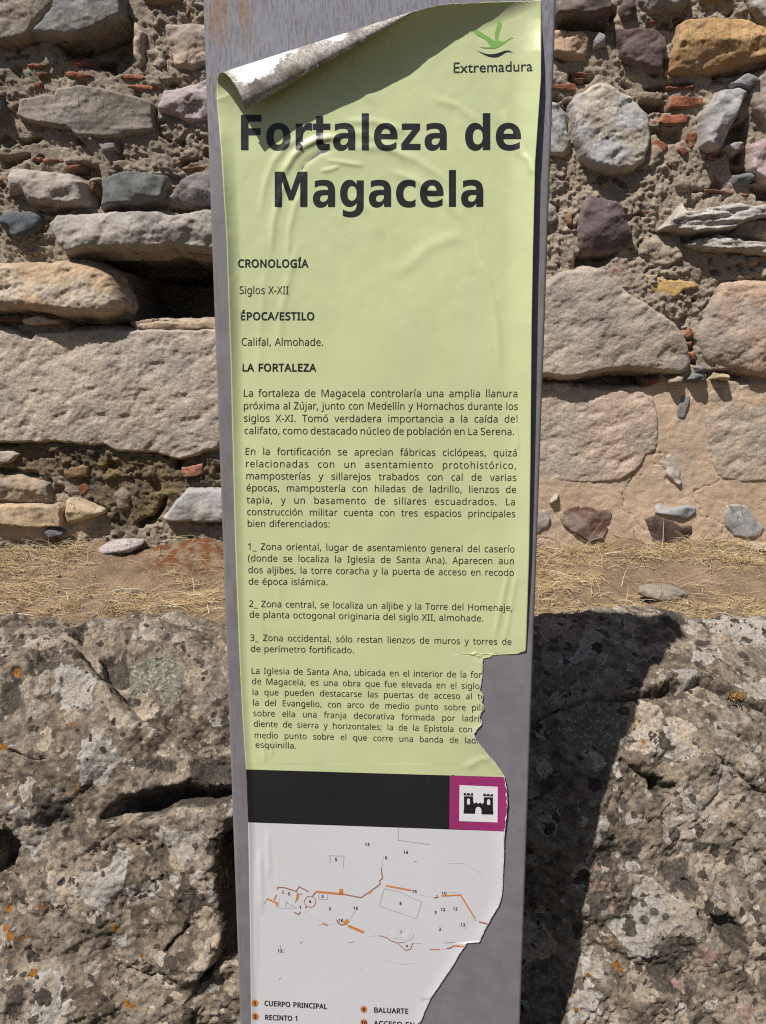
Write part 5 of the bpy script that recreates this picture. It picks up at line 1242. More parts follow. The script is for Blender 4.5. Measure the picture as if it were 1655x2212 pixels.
NOTO = {
 '(': '241|32,220 1,43 5,43 7,42 9,41 13,40 16,39 20,36 22,36 25,33 67,0 -35,-52 -28,-56 -22,-58 -16,-61 -9,-62 -4,-63 2,-42 4,-40 7,-41 10,-40 13,-39 15,-39 18,-37 20,-35 24,-35 -66,0 -25,33 -22,34 -20,36 -16,38 -13,39 -9,41 -7,41 -5,42',
 ')': '241|209,220 -2,-43 -4,-42 -7,-41 -10,-41 -13,-39 -15,-38 -19,-36 -23,-34 -25,-33 -66,0 23,35 21,35 18,37 15,39 12,39 10,40 7,41 5,40 1,42 -1,42 -5,41 -7,42 -10,40 -12,40 -15,39 -18,38 -21,36 -24,34 67,0 25,-33 23,-36 19,-36 15,-39 13,-40 10,-41 7,-42 4,-43',
 ',': '215|154,84 -8,-29 -10,-32 -12,-33 -13,-32 -13,-32 -13,-29 -52,0 8,31 8,34 7,35 7,34 5,32 5,30 75,0',
 '-': '258|32,184 0,62 194,0 0,-62',
 '.': '215|58,43 3,26 11,16 16,9 19,3 19,-3 16,-9 11,-16 4,-26 -4,-25 -11,-16 -16,-10 -19,-3 -19,3 -16,10 -11,16',
 '/': '298|290,573 -213,-573 -69,0 213,573',
 '0': '459|419,287 -1,-45 -3,-41 -6,-38 -14,-51 -19,-42 -27,-33 -33,-25 -40,-15 -47,-5 -59,9 -48,26 -36,43 -26,59 -12,47 -6,53 -3,58 2,59 7,53 10,47 25,58 36,43 48,26 62,8 58,-8 48,-26 37,-43 27,-58 11,-47 7,-53|110,287 1,-49 4,-44 6,-38 16,-45 22,-33 31,-19 39,-7 39,7 30,19 22,32 16,46 7,38 4,44 1,49 -1,49 -4,44 -7,37 -16,46 -22,32 -30,20 -39,6 -39,-6 -31,-20 -22,-32 -16,-46 -6,-37 -4,-44',
 '1': '459|285,0 -69,0 0,400 0,22 0,17 1,31 2,29 -12,-12 -11,-10 -27,-22 -61,-50 -37,47 155,121 59,0',
 '2': '459|417,0 -379,0 0,59 150,151 40,41 33,36 26,33 19,33 12,34 4,37 -7,42 -21,30 -33,18 -40,6 -40,-3 -34,-11 -32,-17 -32,-23 -38,47 23,18 26,17 28,13 31,11 33,6 35,3 49,-5 43,-14 34,-22 25,-30 16,-38 6,-44 -5,-43 -14,-41 -22,-39 -29,-38 -36,-40 -41,-42 -119,-118 0,-3 289,0',
 '3': '459|395,439 -3,-36 -11,-31 -18,-25 -23,-21 -30,-15 -33,-9 0,-4 60,-15 42,-28 26,-41 8,-51 -6,-47 -17,-42 -30,-34 -42,-26 -35,-12 -42,-8 -48,-2 -43,2 -40,5 -38,9 -36,15 0,66 38,-16 40,-12 41,-7 39,-3 66,8 45,22 26,36 8,47 -4,33 -15,26 -23,19 -32,13 -39,8 -47,2 -56,0 0,61 57,0 43,3 36,10 27,17 21,21 12,27 4,30 -7,37 -21,27 -33,18 -43,5 -29,-1 -26,-5 -24,-7 -23,-10 -21,-11 -21,-14 -36,48 34,23 42,19 48,13 55,5 55,-5 44,-13 35,-23 32,-45',
 '4': '459|443,130 -84,0 0,-130 -68,0 0,130 -274,0 0,60 269,386 73,0 0,-383 84,0|291,374 0,20 0,18 1,17 1,15 1,30 1,26 -3,0 -7,-15 -9,-17 -10,-17 -9,-13 -171,-245 205,0',
 '5': '459|221,351 54,-5 47,-15 39,-24 28,-33 18,-42 6,-49 -6,-55 -20,-47 -31,-38 -42,-28 -53,-17 -62,-6 -43,2 -40,6 -36,10 -29,13 0,67 31,-16 39,-12 40,-7 39,-3 39,3 35,10 28,17 21,24 13,31 5,39 -9,49 -26,37 -44,22 -65,8 -24,-1 -27,-3 -26,-4 -21,-4 -35,22 22,271 287,0 0,-65 -227,0 -14,-166 16,3 21,3 25,2',
 '6': '459|44,245 2,49 5,48 9,47 15,44 20,41 26,36 34,29 41,23 50,14 60,5 18,-1 20,-1 18,-2 15,-4 0,-60 -15,4 -18,3 -18,2 -18,1 -51,-5 -41,-14 -33,-21 -25,-29 -19,-35 -12,-39 -8,-43 -4,-46 4,0 14,18 17,17 20,13 24,11 29,6 32,2 47,-5 40,-15 33,-25 25,-34 16,-43 5,-52 -6,-55 -16,-47 -27,-38 -36,-29 -45,-17 -52,-6 -40,4 -36,11 -33,19 -29,28 -24,35 -18,44 -11,52|238,51 46,8 36,25 23,41 8,59 -7,49 -20,38 -35,24 -48,8 -36,-4 -30,-12 -25,-17 -19,-22 -12,-25 -4,-25 2,-26 6,-26 10,-25 13,-22 18,-20 21,-15 25,-9',
 '7': '459|109,0 235,508 -309,0 0,65 384,0 0,-55 -232,-518',
 '8': '459|229,581 47,-4 42,-12 34,-19 26,-27 17,-34 5,-42 -4,-32 -11,-28 -17,-24 -22,-21 -26,-19 -29,-16 34,-18 30,-20 26,-23 20,-26 13,-31 5,-37 -6,-44 -18,-39 -28,-31 -37,-23 -46,-14 -53,-5 -57,5 -48,13 -37,23 -28,30 -16,38 -6,45 4,37 13,31 19,27 24,23 29,19 30,16 -27,17 -24,20 -20,22 -16,25 -10,28 -3,33 5,41 17,33 27,27 34,20 41,12|108,145 8,-38 22,-31 38,-21 53,-7 52,7 38,21 23,32 8,40 -4,26 -11,23 -18,20 -24,18 -29,16 -35,14 -12,5 -33,-16 -27,-17 -21,-18 -15,-22 -10,-24|228,524 -40,-6 -33,-16 -21,-26 -7,-35 3,-27 11,-23 16,-18 22,-16 25,-13 28,-14 26,13 24,14 20,16 15,19 10,22 3,27 -7,35 -21,26 -32,16',
 '9': '459|417,328 -2,-49 -5,-48 -9,-48 -14,-44 -21,-40 -26,-36 -34,-30 -41,-22 -51,-14 -60,-5 -17,0 -20,2 -20,2 -15,4 0,60 15,-4 18,-3 19,-3 18,0 52,4 41,14 33,22 25,28 19,35 12,39 8,43 4,46 -5,0 -14,-18 -17,-16 -20,-14 -24,-10 -29,-7 -33,-2 -46,5 -40,16 -33,25 -24,34 -16,42 -5,51 6,56 17,48 27,38 37,28 44,18 52,6 39,-4 37,-12 33,-20 29,-27 23,-35 18,-44 11,-51|223,521 -45,-8 -36,-25 -24,-41 -8,-59 7,-49 20,-38 34,-24 49,-8 36,4 30,12 25,18 19,22 12,24 4,25 -2,26 -6,26 -10,25 -13,23 -17,19 -21,15 -25,10',
 ':': '215|58,43 3,26 11,16 16,9 19,3 19,-3 16,-9 11,-16 4,-26 -4,-25 -11,-16 -16,-10 -19,-3 -19,3 -16,10 -11,16|58,387 3,25 11,17 16,9 19,3 19,-3 16,-9 11,-17 4,-25 -4,-25 -11,-17 -16,-10 -19,-3 -19,3 -16,10 -11,17',
 ';': '215|147,84 -8,-29 -11,-32 -11,-33 -13,-32 -13,-32 -13,-29 -53,0 6,23 5,25 6,25 6,26 5,26 5,25 4,24 4,22 75,0|56,387 4,25 11,17 15,9 19,3 19,-3 17,-9 11,-17 4,-25 -4,-25 -11,-17 -17,-10 -19,-3 -19,3 -15,10 -11,17',
 'A': '512|437,0 -69,177 -227,0 -68,-177 -73,0 224,575 65,0 223,-575|282,415 -8,23 -5,17 -6,18 -4,16 -4,11 -8,-32 -5,-16 -4,-14 -8,-23 -65,-174 181,0',
 'B': '521|241,573 66,-4 54,-11 43,-17 30,-26 19,-37 6,-47 -3,-32 -10,-28 -15,-24 -22,-19 -27,-15 -32,-9 0,-4 34,-8 31,-13 26,-18 20,-25 13,-33 4,-40 -6,-48 -18,-41 -29,-32 -40,-23 -48,-14 -58,-5 -201,0 0,573|256,329 62,6 39,17 20,30 7,41 -8,40 -25,27 -43,16 -63,5 -95,0 0,-182|150,269 0,-208 115,0 65,7 41,23 23,34 7,43 -3,29 -10,24 -18,20 -26,15 -37,10 -47,3',
 'C': '507|323,517 -43,-4 -39,-11 -35,-20 -28,-26 -23,-33 -16,-40 -10,-46 -4,-51 3,-45 7,-41 12,-36 28,-47 38,-34 49,-21 60,-7 37,2 35,5 33,7 33,9 0,-63 -33,-10 -34,-7 -37,-5 -44,-1 -55,4 -49,12 -42,20 -36,28 -29,34 -23,41 -16,47 -10,52 -3,57 2,42 6,40 10,37 22,50 31,43 39,35 47,25 55,16 63,6 43,-3 42,-6 39,-11 34,-14 -29,-61 -28,11 -31,11 -34,7',
 'D': '585|536,292 -3,-61 -12,-54 -20,-46 -27,-40 -35,-33 -40,-25 -48,-18 -54,-11 -60,-4 -159,0 0,573 176,0 55,-4 50,-11 45,-18 39,-24 33,-32 26,-38 19,-45 12,-51|460,289 -3,48 -8,42 -14,36 -31,42 -43,30 -53,18 -64,6 -94,0 0,-449 78,0 71,6 58,19 45,32 32,45 20,56',
 'E': '446|398,0 -320,0 0,573 320,0 0,-64 -248,0 0,-179 233,0 0,-62 -233,0 0,-205 248,0',
 'F': '416|150,0 -72,0 0,573 320,0 0,-64 -248,0 0,-203 233,0 0,-63 -233,0',
 'G': '584|326,302 198,0 0,-280 -46,-14 -47,-9 -51,-5 -57,-2 -56,4 -50,12 -44,20 -37,27 -31,34 -24,41 -18,46 -11,53 -3,57 4,57 12,52 19,47 27,40 34,35 41,27 47,20 53,13 60,4 46,-3 45,-6 41,-11 38,-14 -27,-63 -32,13 -36,11 -39,7 -40,2 -44,-3 -39,-9 -34,-16 -44,-34 -31,-46 -14,-36 -9,-41 -3,-46 3,-43 7,-41 12,-36 29,-47 41,-35 35,-16 41,-10 48,-3 35,1 29,3 25,4 23,5 0,170 -126,0',
 'H': '594|516,0 -73,0 0,267 -293,0 0,-267 -72,0 0,573 72,0 0,-243 293,0 0,243 73,0',
 'I': '272|239,0 -207,0 0,42 67,15 0,458 -67,16 0,42 207,0 0,-42 -67,-16 0,-458 67,-15',
 'L': '420|78,0 0,573 72,0 0,-509 250,0 0,-64',
 'M': '727|330,0 -188,502 -3,0 1,-18 2,-23 1,-26 1,-28 0,-30 0,-30 0,-347 -66,0 0,573 106,0 177,-470 3,0 180,470 106,0 0,-573 -72,0 0,352 0,28 1,28 1,27 1,25 3,41 -3,0 -191,-501',
 'N': '609|532,0 -85,0 -306,476 -3,0 1,-21 2,-23 2,-54 1,-29 0,-29 0,-320 -66,0 0,573 83,0 306,-474 3,0 -2,38 -2,56 -1,30 -1,26 0,324 68,0',
 'O': '626|577,287 -1,-43 -6,-40 -9,-38 -21,-50 -30,-43 -37,-35 -45,-25 -53,-16 -61,-5 -63,5 -55,16 -45,26 -37,34 -29,43 -20,51 -9,37 -5,41 -2,43 3,56 10,52 16,46 22,40 30,35 36,28 42,20 50,12 56,4 55,-4 48,-12 42,-20 36,-28 29,-34 23,-41 17,-46 10,-52|125,287 2,-46 7,-41 11,-37 26,-46 36,-34 48,-21 59,-7 59,7 47,21 36,34 25,46 11,37 7,41 2,46 -5,67 -15,57 -25,46 -35,34 -48,20 -59,7 -59,-7 -48,-21 -36,-33 -26,-46 -11,-37 -7,-41',
 'P': '485|229,573 68,-5 55,-15 41,-25 28,-33 18,-41 5,-50 -3,-34 -8,-34 -16,-30 -22,-28 -31,-23 -40,-17 -49,-11 -59,-4 -66,0 0,-223 -72,0 0,573|223,511 -73,0 0,-226 58,0 50,3 40,8 32,15 22,23 13,29 5,38 -9,48 -27,35 -45,20',
 'R': '499|236,573 65,-5 52,-13 40,-23 29,-32 17,-40 5,-50 -4,-42 -13,-34 -19,-28 -23,-21 -27,-16 -28,-12 157,-257 -84,0 -139,237 -114,0 0,-237 -72,0 0,573|232,510 -82,0 0,-212 86,0 60,6 42,21 24,34 8,48 -4,33 -11,27 -19,19 -26,14 -35,7',
 'S': '440|403,153 -7,-47 -18,-40 -30,-31 -41,-24 -50,-14 -59,-5 -31,1 -30,2 -28,4 -26,5 -22,7 -20,8 0,69 32,-12 40,-11 43,-8 45,-2 39,2 33,9 25,13 18,19 11,22 3,27 -3,26 -9,21 -16,19 -25,17 -35,17 -46,18 -35,14 -30,15 -25,17 -21,19 -16,21 -12,24 -7,28 -2,32 6,42 17,36 28,29 37,21 44,13 51,5 45,-3 42,-6 37,-10 34,-13 -23,-62 -30,12 -34,9 -36,7 -37,2 -33,-2 -27,-8 -21,-13 -15,-16 -9,-21 -3,-23 3,-27 9,-21 16,-19 23,-16 32,-16 42,-17 47,-19 39,-20 30,-24 23,-27 13,-34',
 'T': '446|259,0 -72,0 0,509 -179,0 0,64 429,0 0,-64 -178,0',
 'U': '586|513,202 -6,-56 -18,-51 -30,-43 -43,-32 -36,-16 -42,-9 -48,-3 -65,6 -54,20 -43,32 -31,43 -19,51 -6,60 0,369 72,0 0,-372 10,-62 28,-46 46,-29 66,-9 48,4 37,14 28,23 20,30 11,35 4,41 0,371 71,0',
 'V': '481|481,573 -204,-573 -73,0 -204,573 75,0 129,-368 9,-23 7,-22 6,-21 5,-20 5,-19 5,-20 4,20 5,19 5,21 7,21 7,22 8,24 128,366',
 'X': '470|467,0 -82,0 -152,249 -154,-249 -76,0 190,298 -178,275 80,0 141,-225 141,225 76,0 -177,-273',
 'Z': '459|427,0 -397,0 0,55 302,453 -292,0 0,65 379,0 0,-55 -301,-454 309,0',
 '_': '356|358,-123 -360,0 0,51 360,0',
 'a': '450|231,437 48,-4 39,-11 29,-19 29,-45 9,-65 0,-293 -51,0 -14,61 -3,0 -19,-21 -19,-18 -21,-13 -24,-10 -28,-5 -34,-2 -36,3 -33,11 -28,17 -20,25 -14,32 -4,39 13,57 37,43 40,19 52,13 64,6 73,2 0,26 -6,45 -17,29 -28,16 -38,5 -33,-2 -31,-8 -30,-11 -27,-12 -22,53 31,14 36,12 39,8|252,208 -68,-8 -43,-18 -23,-27 -8,-36 5,-32 17,-21 25,-13 31,-4 50,7 41,23 27,38 9,55 0,38',
 'b': '493|139,461 -1,-26 0,-25 -2,-21 -1,-16 4,0 22,25 28,21 37,13 46,5 50,-6 43,-19 36,-31 27,-43 16,-55 5,-68 -2,-47 -8,-41 -12,-36 -27,-43 -35,-31 -43,-19 -50,-6 -46,5 -37,13 -28,21 -22,24 -6,0 -14,-55 -51,0 0,609 71,0|260,379 -41,-5 -31,-13 -23,-22 -15,-31 -8,-40 -3,-51 0,-3 3,-49 8,-40 15,-32 37,-32 59,-10 51,10 36,32 15,33 10,40 3,50 -3,49 -10,41 -15,32 -37,30',
 'c': '385|241,-8 -54,6 -48,17 -40,30 -30,42 -14,36 -8,42 -3,48 3,49 9,43 15,37 31,43 40,30 49,17 54,6 33,-2 31,-5 27,-7 22,-9 -21,-59 -21,7 -24,7 -25,4 -23,2 -40,-5 -32,-13 -24,-23 -17,-32 -11,-40 -3,-50 3,-47 11,-40 17,-32 24,-23 30,-13 38,-5 33,2 29,5 26,8 23,10 0,-63 -23,-10 -24,-7 -29,-5',
 'd': '493|221,-8 -50,6 -43,19 -36,31 -27,43 -16,55 -5,68 5,68 17,56 27,43 35,32 43,19 50,6 32,-2 27,-7 23,-9 20,-13 17,-16 14,-17 5,0 -3,31 -1,19 -1,14 0,171 71,0 0,-609 -57,0 -10,58 -4,0 -14,-18 -17,-16 -20,-13 -24,-10 -27,-7|232,51 58,9 38,28 20,47 7,65 0,13 -3,50 -9,41 -14,32 -38,33 -60,10 -50,-11 -35,-34 -16,-34 -10,-40 -3,-47 3,-48 10,-40 16,-32 35,-32',
 'e': '452|234,438 52,-6 43,-18 35,-29 26,-39 16,-47 5,-55 0,-43 -294,0 10,-64 27,-47 43,-28 57,-10 39,2 34,6 32,9 33,13 0,-62 -33,-12 -32,-9 -35,-5 -41,-2 -57,6 -51,19 -42,31 -31,43 -14,35 -9,41 -3,45 3,45 8,40 13,36 28,45 38,33 47,20|233,380 -45,-8 -34,-24 -24,-39 -11,-52 219,0 -3,35 -9,30 -14,24 -20,18 -26,12',
 'f': '276|266,375 -108,0 0,-375 -71,0 0,375 -75,0 0,33 75,24 0,25 5,50 12,40 20,30 28,20 34,12 41,4 25,-1 22,-3 20,-5 16,-5 -18,-55 -14,4 -16,4 -17,3 -17,1 -31,-6 -22,-18 -13,-30 -4,-44 0,-28 108,0',
 'g': '493|221,438 40,-4 36,-12 32,-20 26,-29 4,0 10,57 56,0 0,-437 -5,-56 -16,-46 -26,-37 -37,-26 -48,-15 -60,-5 -45,1 -41,5 -37,9 -32,12 0,65 33,-14 38,-11 42,-7 46,-2 49,8 38,25 23,38 8,50 0,17 0,12 1,16 1,15 1,10 -4,0 -25,-29 -30,-20 -36,-12 -42,-4 -51,6 -44,20 -35,33 -26,44 -16,54 -5,65 5,64 16,54 26,45 35,34 43,20|230,379 -33,-5 -28,-15 -22,-23 -17,-33 -10,-41 -3,-49 3,-48 10,-41 16,-32 36,-32 50,-10 30,2 26,6 21,11 17,16 14,20 9,26 5,30 2,36 0,17 -3,53 -10,42 -17,31 -24,22 -32,12',
 'h': '496|139,431 -1,-16 0,-16 -2,-15 -1,-14 5,0 15,21 19,16 22,13 25,9 26,6 26,2 48,-4 39,-12 31,-21 22,-30 13,-40 5,-50 0,-280 -70,0 0,275 -6,46 -17,32 -30,19 -43,7 -43,-5 -33,-14 -23,-22 -16,-30 -8,-39 -3,-47 0,-222 -71,0 0,609 71,0',
 'i': '207|139,430 0,-430 -71,0 0,430|104,591 15,-3 14,-8 9,-14 3,-20 -3,-20 -9,-14 -14,-8 -15,-3 -16,3 -13,8 -9,14 -3,20 3,20 9,14 13,8',
 'j': '207|18,-192 -19,0 -17,2 -14,3 -12,4 0,57 12,-3 13,-3 13,-1 15,-1 23,4 19,10 13,20 4,33 0,497 71,0 0,-494 -3,-37 -10,-32 -16,-26 -23,-18 -31,-12|63,546 3,20 9,14 13,8 16,3 15,-3 14,-8 9,-14 3,-20 -3,-20 -9,-14 -14,-8 -15,-3 -16,3 -13,8 -9,14',
 'k': '428|138,291 0,-15 -1,-19 -2,-36 3,0 14,19 20,24 9,12 8,9 137,145 83,0 -174,-184 186,-246 -85,0 -149,200 -49,-42 0,-158 -70,0 0,609 70,0',
 'l': '207|139,0 -71,0 0,609 71,0',
 'm': '750|540,438 63,-9 46,-28 20,-30 12,-41 4,-50 0,-280 -70,0 0,277 -5,44 -16,32 -27,19 -39,7 -54,-10 -36,-27 -20,-44 -7,-61 0,-237 -69,0 0,277 -3,31 -7,25 -12,20 -17,14 -22,9 -28,3 -38,-5 -30,-14 -21,-22 -14,-30 -9,-39 -2,-46 0,-223 -71,0 0,430 57,0 11,-59 4,0 15,21 18,17 21,13 23,9 24,5 25,2 46,-5 37,-13 29,-22 20,-32 4,0 25,32 34,22 38,13',
 'n': '496|275,438 47,-4 39,-13 30,-20 22,-30 13,-41 5,-50 0,-280 -70,0 0,275 -6,46 -17,32 -30,19 -43,7 -61,-11 -38,-30 -20,-49 -7,-66 0,-223 -71,0 0,430 57,0 11,-59 4,0 16,21 19,17 23,13 24,9 26,5',
 'o': '485|442,216 -4,-51 -10,-44 -17,-39 -23,-31 -29,-26 -35,-18 -39,-11 -44,-4 -41,4 -37,11 -34,18 -29,26 -23,31 -18,39 -11,44 -4,51 3,45 8,40 13,35 29,44 40,32 49,19 58,7 55,-7 48,-19 40,-32 30,-44 14,-35 8,-40|117,216 3,-47 10,-41 17,-33 25,-24 31,-15 40,-5 39,5 32,15 25,24 17,33 10,41 3,47 -4,47 -10,40 -17,32 -24,24 -32,15 -40,5 -57,-11 -38,-33 -17,-32 -10,-40',
 'p': '493|273,438 49,-6 43,-19 36,-30 27,-44 16,-55 5,-68 -2,-46 -8,-41 -12,-36 -26,-44 -36,-32 -43,-19 -50,-6 -31,2 -28,7 -23,10 -20,13 -17,14 -14,17 -5,0 2,-16 1,-19 1,-19 1,-17 0,-176 -71,0 0,622 58,0 10,-59 3,0 14,18 17,16 19,14 24,10 27,7|260,379 -39,-5 -31,-12 -23,-20 -15,-29 -10,-38 -3,-46 0,-13 3,-49 8,-41 15,-33 23,-23 32,-15 41,-4 36,5 29,16 22,26 16,33 9,40 3,46 -3,45 -10,40 -15,32 -37,33',
 'q': '493|354,-9 1,16 0,18 1,18 2,15 -4,0 -22,-26 -29,-21 -37,-14 -47,-5 -49,6 -42,19 -35,31 -27,43 -17,55 -5,68 3,47 7,41 13,36 26,43 36,32 43,19 49,6 46,-5 37,-14 29,-22 22,-26 3,0 11,59 56,0 0,-622 -71,0|233,51 39,4 32,12 23,20 15,29 10,37 3,46 0,14 -3,50 -9,42 -15,32 -38,32 -59,10 -50,-11 -36,-34 -15,-34 -10,-40 -3,-47 3,-48 10,-39 16,-33 36,-32',
 'r': '331|269,438 12,0 14,-1 13,-2 11,-2 -9,-65 -11,2 -12,2 -12,1 -11,1 -24,-3 -23,-8 -22,-12 -19,-17 -15,-21 -12,-24 -8,-28 -2,-32 0,-229 -71,0 0,430 58,0 8,-79 3,0 15,23 18,21 21,18 23,13 26,9',
 's': '384|348,119 -5,-39 -16,-31 -25,-25 -34,-18 -42,-10 -50,-4 -41,2 -36,5 -31,9 -26,11 0,64 28,-12 34,-11 37,-8 37,-3 46,4 32,13 18,20 6,26 -2,16 -7,13 -12,13 -20,13 -27,13 -38,16 -39,16 -32,16 -27,17 -19,21 -12,26 -4,32 11,48 33,36 33,17 39,10 45,3 38,-2 35,-6 33,-9 31,-12 -24,-56 -28,10 -29,9 -30,6 -31,2 -38,-3 -28,-11 -17,-16 -6,-22 3,-16 8,-14 14,-12 21,-12 28,-13 37,-15 38,-15 32,-16 25,-18 19,-21 11,-26',
 't': '289|212,50 16,0 17,3 15,2 12,4 0,-54 -14,-5 -18,-4 -21,-3 -19,-1 -33,3 -29,9 -26,16 -21,24 -13,35 -4,46 0,250 -61,0 0,34 62,28 28,91 41,0 0,-98 125,0 0,-55 -125,0 0,-248 5,-34 14,-24 22,-15',
 'u': '496|427,430 0,-430 -57,0 -11,57 -3,0 -16,-21 -19,-16 -23,-12 -25,-9 -26,-5 -27,-2 -47,4 -39,12 -31,21 -22,30 -13,40 -5,49 0,282 72,0 0,-277 6,-45 17,-32 30,-19 42,-6 43,4 33,14 24,22 15,30 9,39 3,46 0,224',
 'v': '407|163,0 -163,430 75,0 92,-254 6,-18 7,-21 7,-21 6,-20 5,-18 3,-15 3,0 4,15 6,18 6,21 7,21 14,38 91,254 75,0 -163,-430',
 'w': '630|346,243 -10,33 -5,16 -3,16 -7,27 -3,12 -2,10 -3,0 -5,-22 -6,-28 -4,-15 -4,-17 -5,-16 -5,-17 -77,-241 -80,0 -118,430 73,0 59,-230 6,-23 6,-24 5,-23 5,-22 4,-19 2,-17 3,0 6,24 7,31 4,16 4,16 4,15 4,13 76,243 77,0 74,-243 12,-39 6,-20 5,-20 4,-19 2,-16 3,0 3,15 3,19 5,21 6,24 6,24 6,24 60,230 72,0 -119,-430 -83,0',
 'x': '424|170,220 -148,210 80,0 111,-162 109,162 80,0 -149,-210 157,-220 -80,0 -117,172 -119,-172 -80,0',
 'y': '409|1,430 75,0 93,-245 8,-21 7,-20 7,-20 5,-19 5,-19 4,-18 4,0 6,23 9,30 10,32 11,33 88,244 76,0 -185,-489 -17,-38 -19,-33 -23,-26 -27,-20 -32,-12 -39,-4 -18,0 -15,2 -14,2 -11,2 0,56 21,-3 13,-1 13,-1 23,3 20,6 17,12 14,15 12,19 10,21 22,57',
 'z': '377|346,0 -315,0 0,47 231,328 -217,0 0,55 295,0 0,-53 -228,-322 234,0',
 'É': '446|398,0 -320,0 0,573 320,0 0,-64 -248,0 0,-179 233,0 0,-62 -233,0 0,-205 248,0|363,749 -9,-12 -12,-15 -14,-17 -16,-17 -16,-16 -17,-16 -15,-15 -15,-12 -47,0 0,9 13,17 13,19 14,22 14,21 12,21 10,19 85,0',
 'Í': '272|239,0 -207,0 0,42 67,15 0,458 -67,16 0,42 207,0 0,-42 -67,-16 0,-458 67,-15|255,749 -9,-12 -12,-15 -14,-17 -16,-17 -16,-16 -17,-16 -16,-15 -15,-12 -46,0 0,9 12,17 14,19 14,22 14,21 12,21 10,19 85,0',
 'á': '450|231,437 48,-4 39,-11 29,-19 29,-45 9,-65 0,-293 -51,0 -14,61 -3,0 -19,-21 -19,-18 -21,-13 -24,-10 -28,-5 -34,-2 -36,3 -33,11 -28,17 -20,25 -14,32 -4,39 13,57 37,43 40,19 52,13 64,6 73,2 0,26 -6,45 -17,29 -28,16 -38,5 -33,-2 -31,-8 -30,-11 -27,-12 -22,53 31,14 36,12 39,8|252,208 -68,-8 -43,-18 -23,-27 -8,-36 5,-32 17,-21 25,-13 31,-4 50,7 41,23 27,38 9,55 0,38|344,606 -9,-12 -12,-15 -14,-16 -16,-17 -16,-17 -17,-16 -16,-15 -15,-12 -46,0 0,10 12,16 14,20 14,21 14,22 12,21 10,18 85,0',
 'é': '452|234,438 52,-6 43,-18 35,-29 26,-39 16,-47 5,-55 0,-43 -294,0 10,-64 27,-47 43,-28 57,-10 39,2 34,6 32,9 33,13 0,-62 -33,-12 -32,-9 -35,-5 -41,-2 -57,6 -51,19 -42,31 -31,43 -14,35 -9,41 -3,45 3,45 8,40 13,36 28,45 38,33 47,20|233,380 -45,-8 -34,-24 -24,-39 -11,-52 219,0 -3,35 -9,30 -14,24 -20,18 -26,12|347,606 -9,-12 -12,-15 -14,-16 -16,-17 -16,-17 -17,-16 -16,-15 -14,-12 -47,0 0,10 13,16 13,20 14,21 14,22 12,21 10,18 85,0',
 'í': '207|139,0 -71,0 0,430 71,0|222,606 -9,-12 -12,-15 -14,-16 -16,-17 -16,-17 -17,-16 -16,-15 -15,-12 -46,0 0,10 12,16 14,20 14,21 14,22 12,21 10,18 85,0',
 'ñ': '496|275,438 47,-4 39,-13 30,-20 22,-30 13,-41 5,-50 0,-280 -70,0 0,275 -6,46 -17,32 -30,19 -43,7 -61,-11 -38,-30 -20,-49 -7,-66 0,-223 -71,0 0,430 57,0 11,-59 4,0 16,21 19,17 23,13 24,9 26,5|101,486 4,23 5,20 8,17 10,15 13,12 14,8 16,6 18,2 18,-2 16,-5 16,-8 16,-8 15,-9 14,-7 14,-5 13,-2 16,3 13,9 9,14 6,20 40,0 -9,-41 -18,-33 -26,-21 -34,-7 -17,1 -16,6 -16,7 -16,9 -15,8 -14,8 -14,5 -14,1 -17,-2 -12,-9 -8,-15 -7,-20',
 'ó': '485|442,216 -4,-51 -10,-44 -17,-39 -23,-31 -29,-26 -35,-18 -39,-11 -44,-4 -41,4 -37,11 -34,18 -29,26 -23,31 -18,39 -11,44 -4,51 3,45 8,40 13,35 29,44 40,32 49,19 58,7 55,-7 48,-19 40,-32 30,-44 14,-35 8,-40|117,216 3,-47 10,-41 17,-33 25,-24 31,-15 40,-5 39,5 32,15 25,24 17,33 10,41 3,47 -4,47 -10,40 -17,32 -24,24 -32,15 -40,5 -57,-11 -38,-33 -17,-32 -10,-40|362,606 -9,-12 -12,-15 -15,-16 -15,-17 -17,-17 -16,-16 -16,-15 -15,-12 -47,0 0,10 13,16 14,20 13,21 14,22 13,21 10,18 85,0',
 'ú': '496|427,430 0,-430 -57,0 -11,57 -3,0 -16,-21 -19,-16 -23,-12 -25,-9 -26,-5 -27,-2 -47,4 -39,12 -31,21 -22,30 -13,40 -5,49 0,282 72,0 0,-277 6,-45 17,-32 30,-19 42,-6 43,4 33,14 24,22 15,30 9,39 3,46 0,224|366,606 -8,-12 -12,-15 -15,-16 -15,-17 -17,-17 -16,-16 -16,-15 -15,-12 -47,0 0,10 13,16 13,20 14,21 14,22 12,21 10,18 85,0',
}
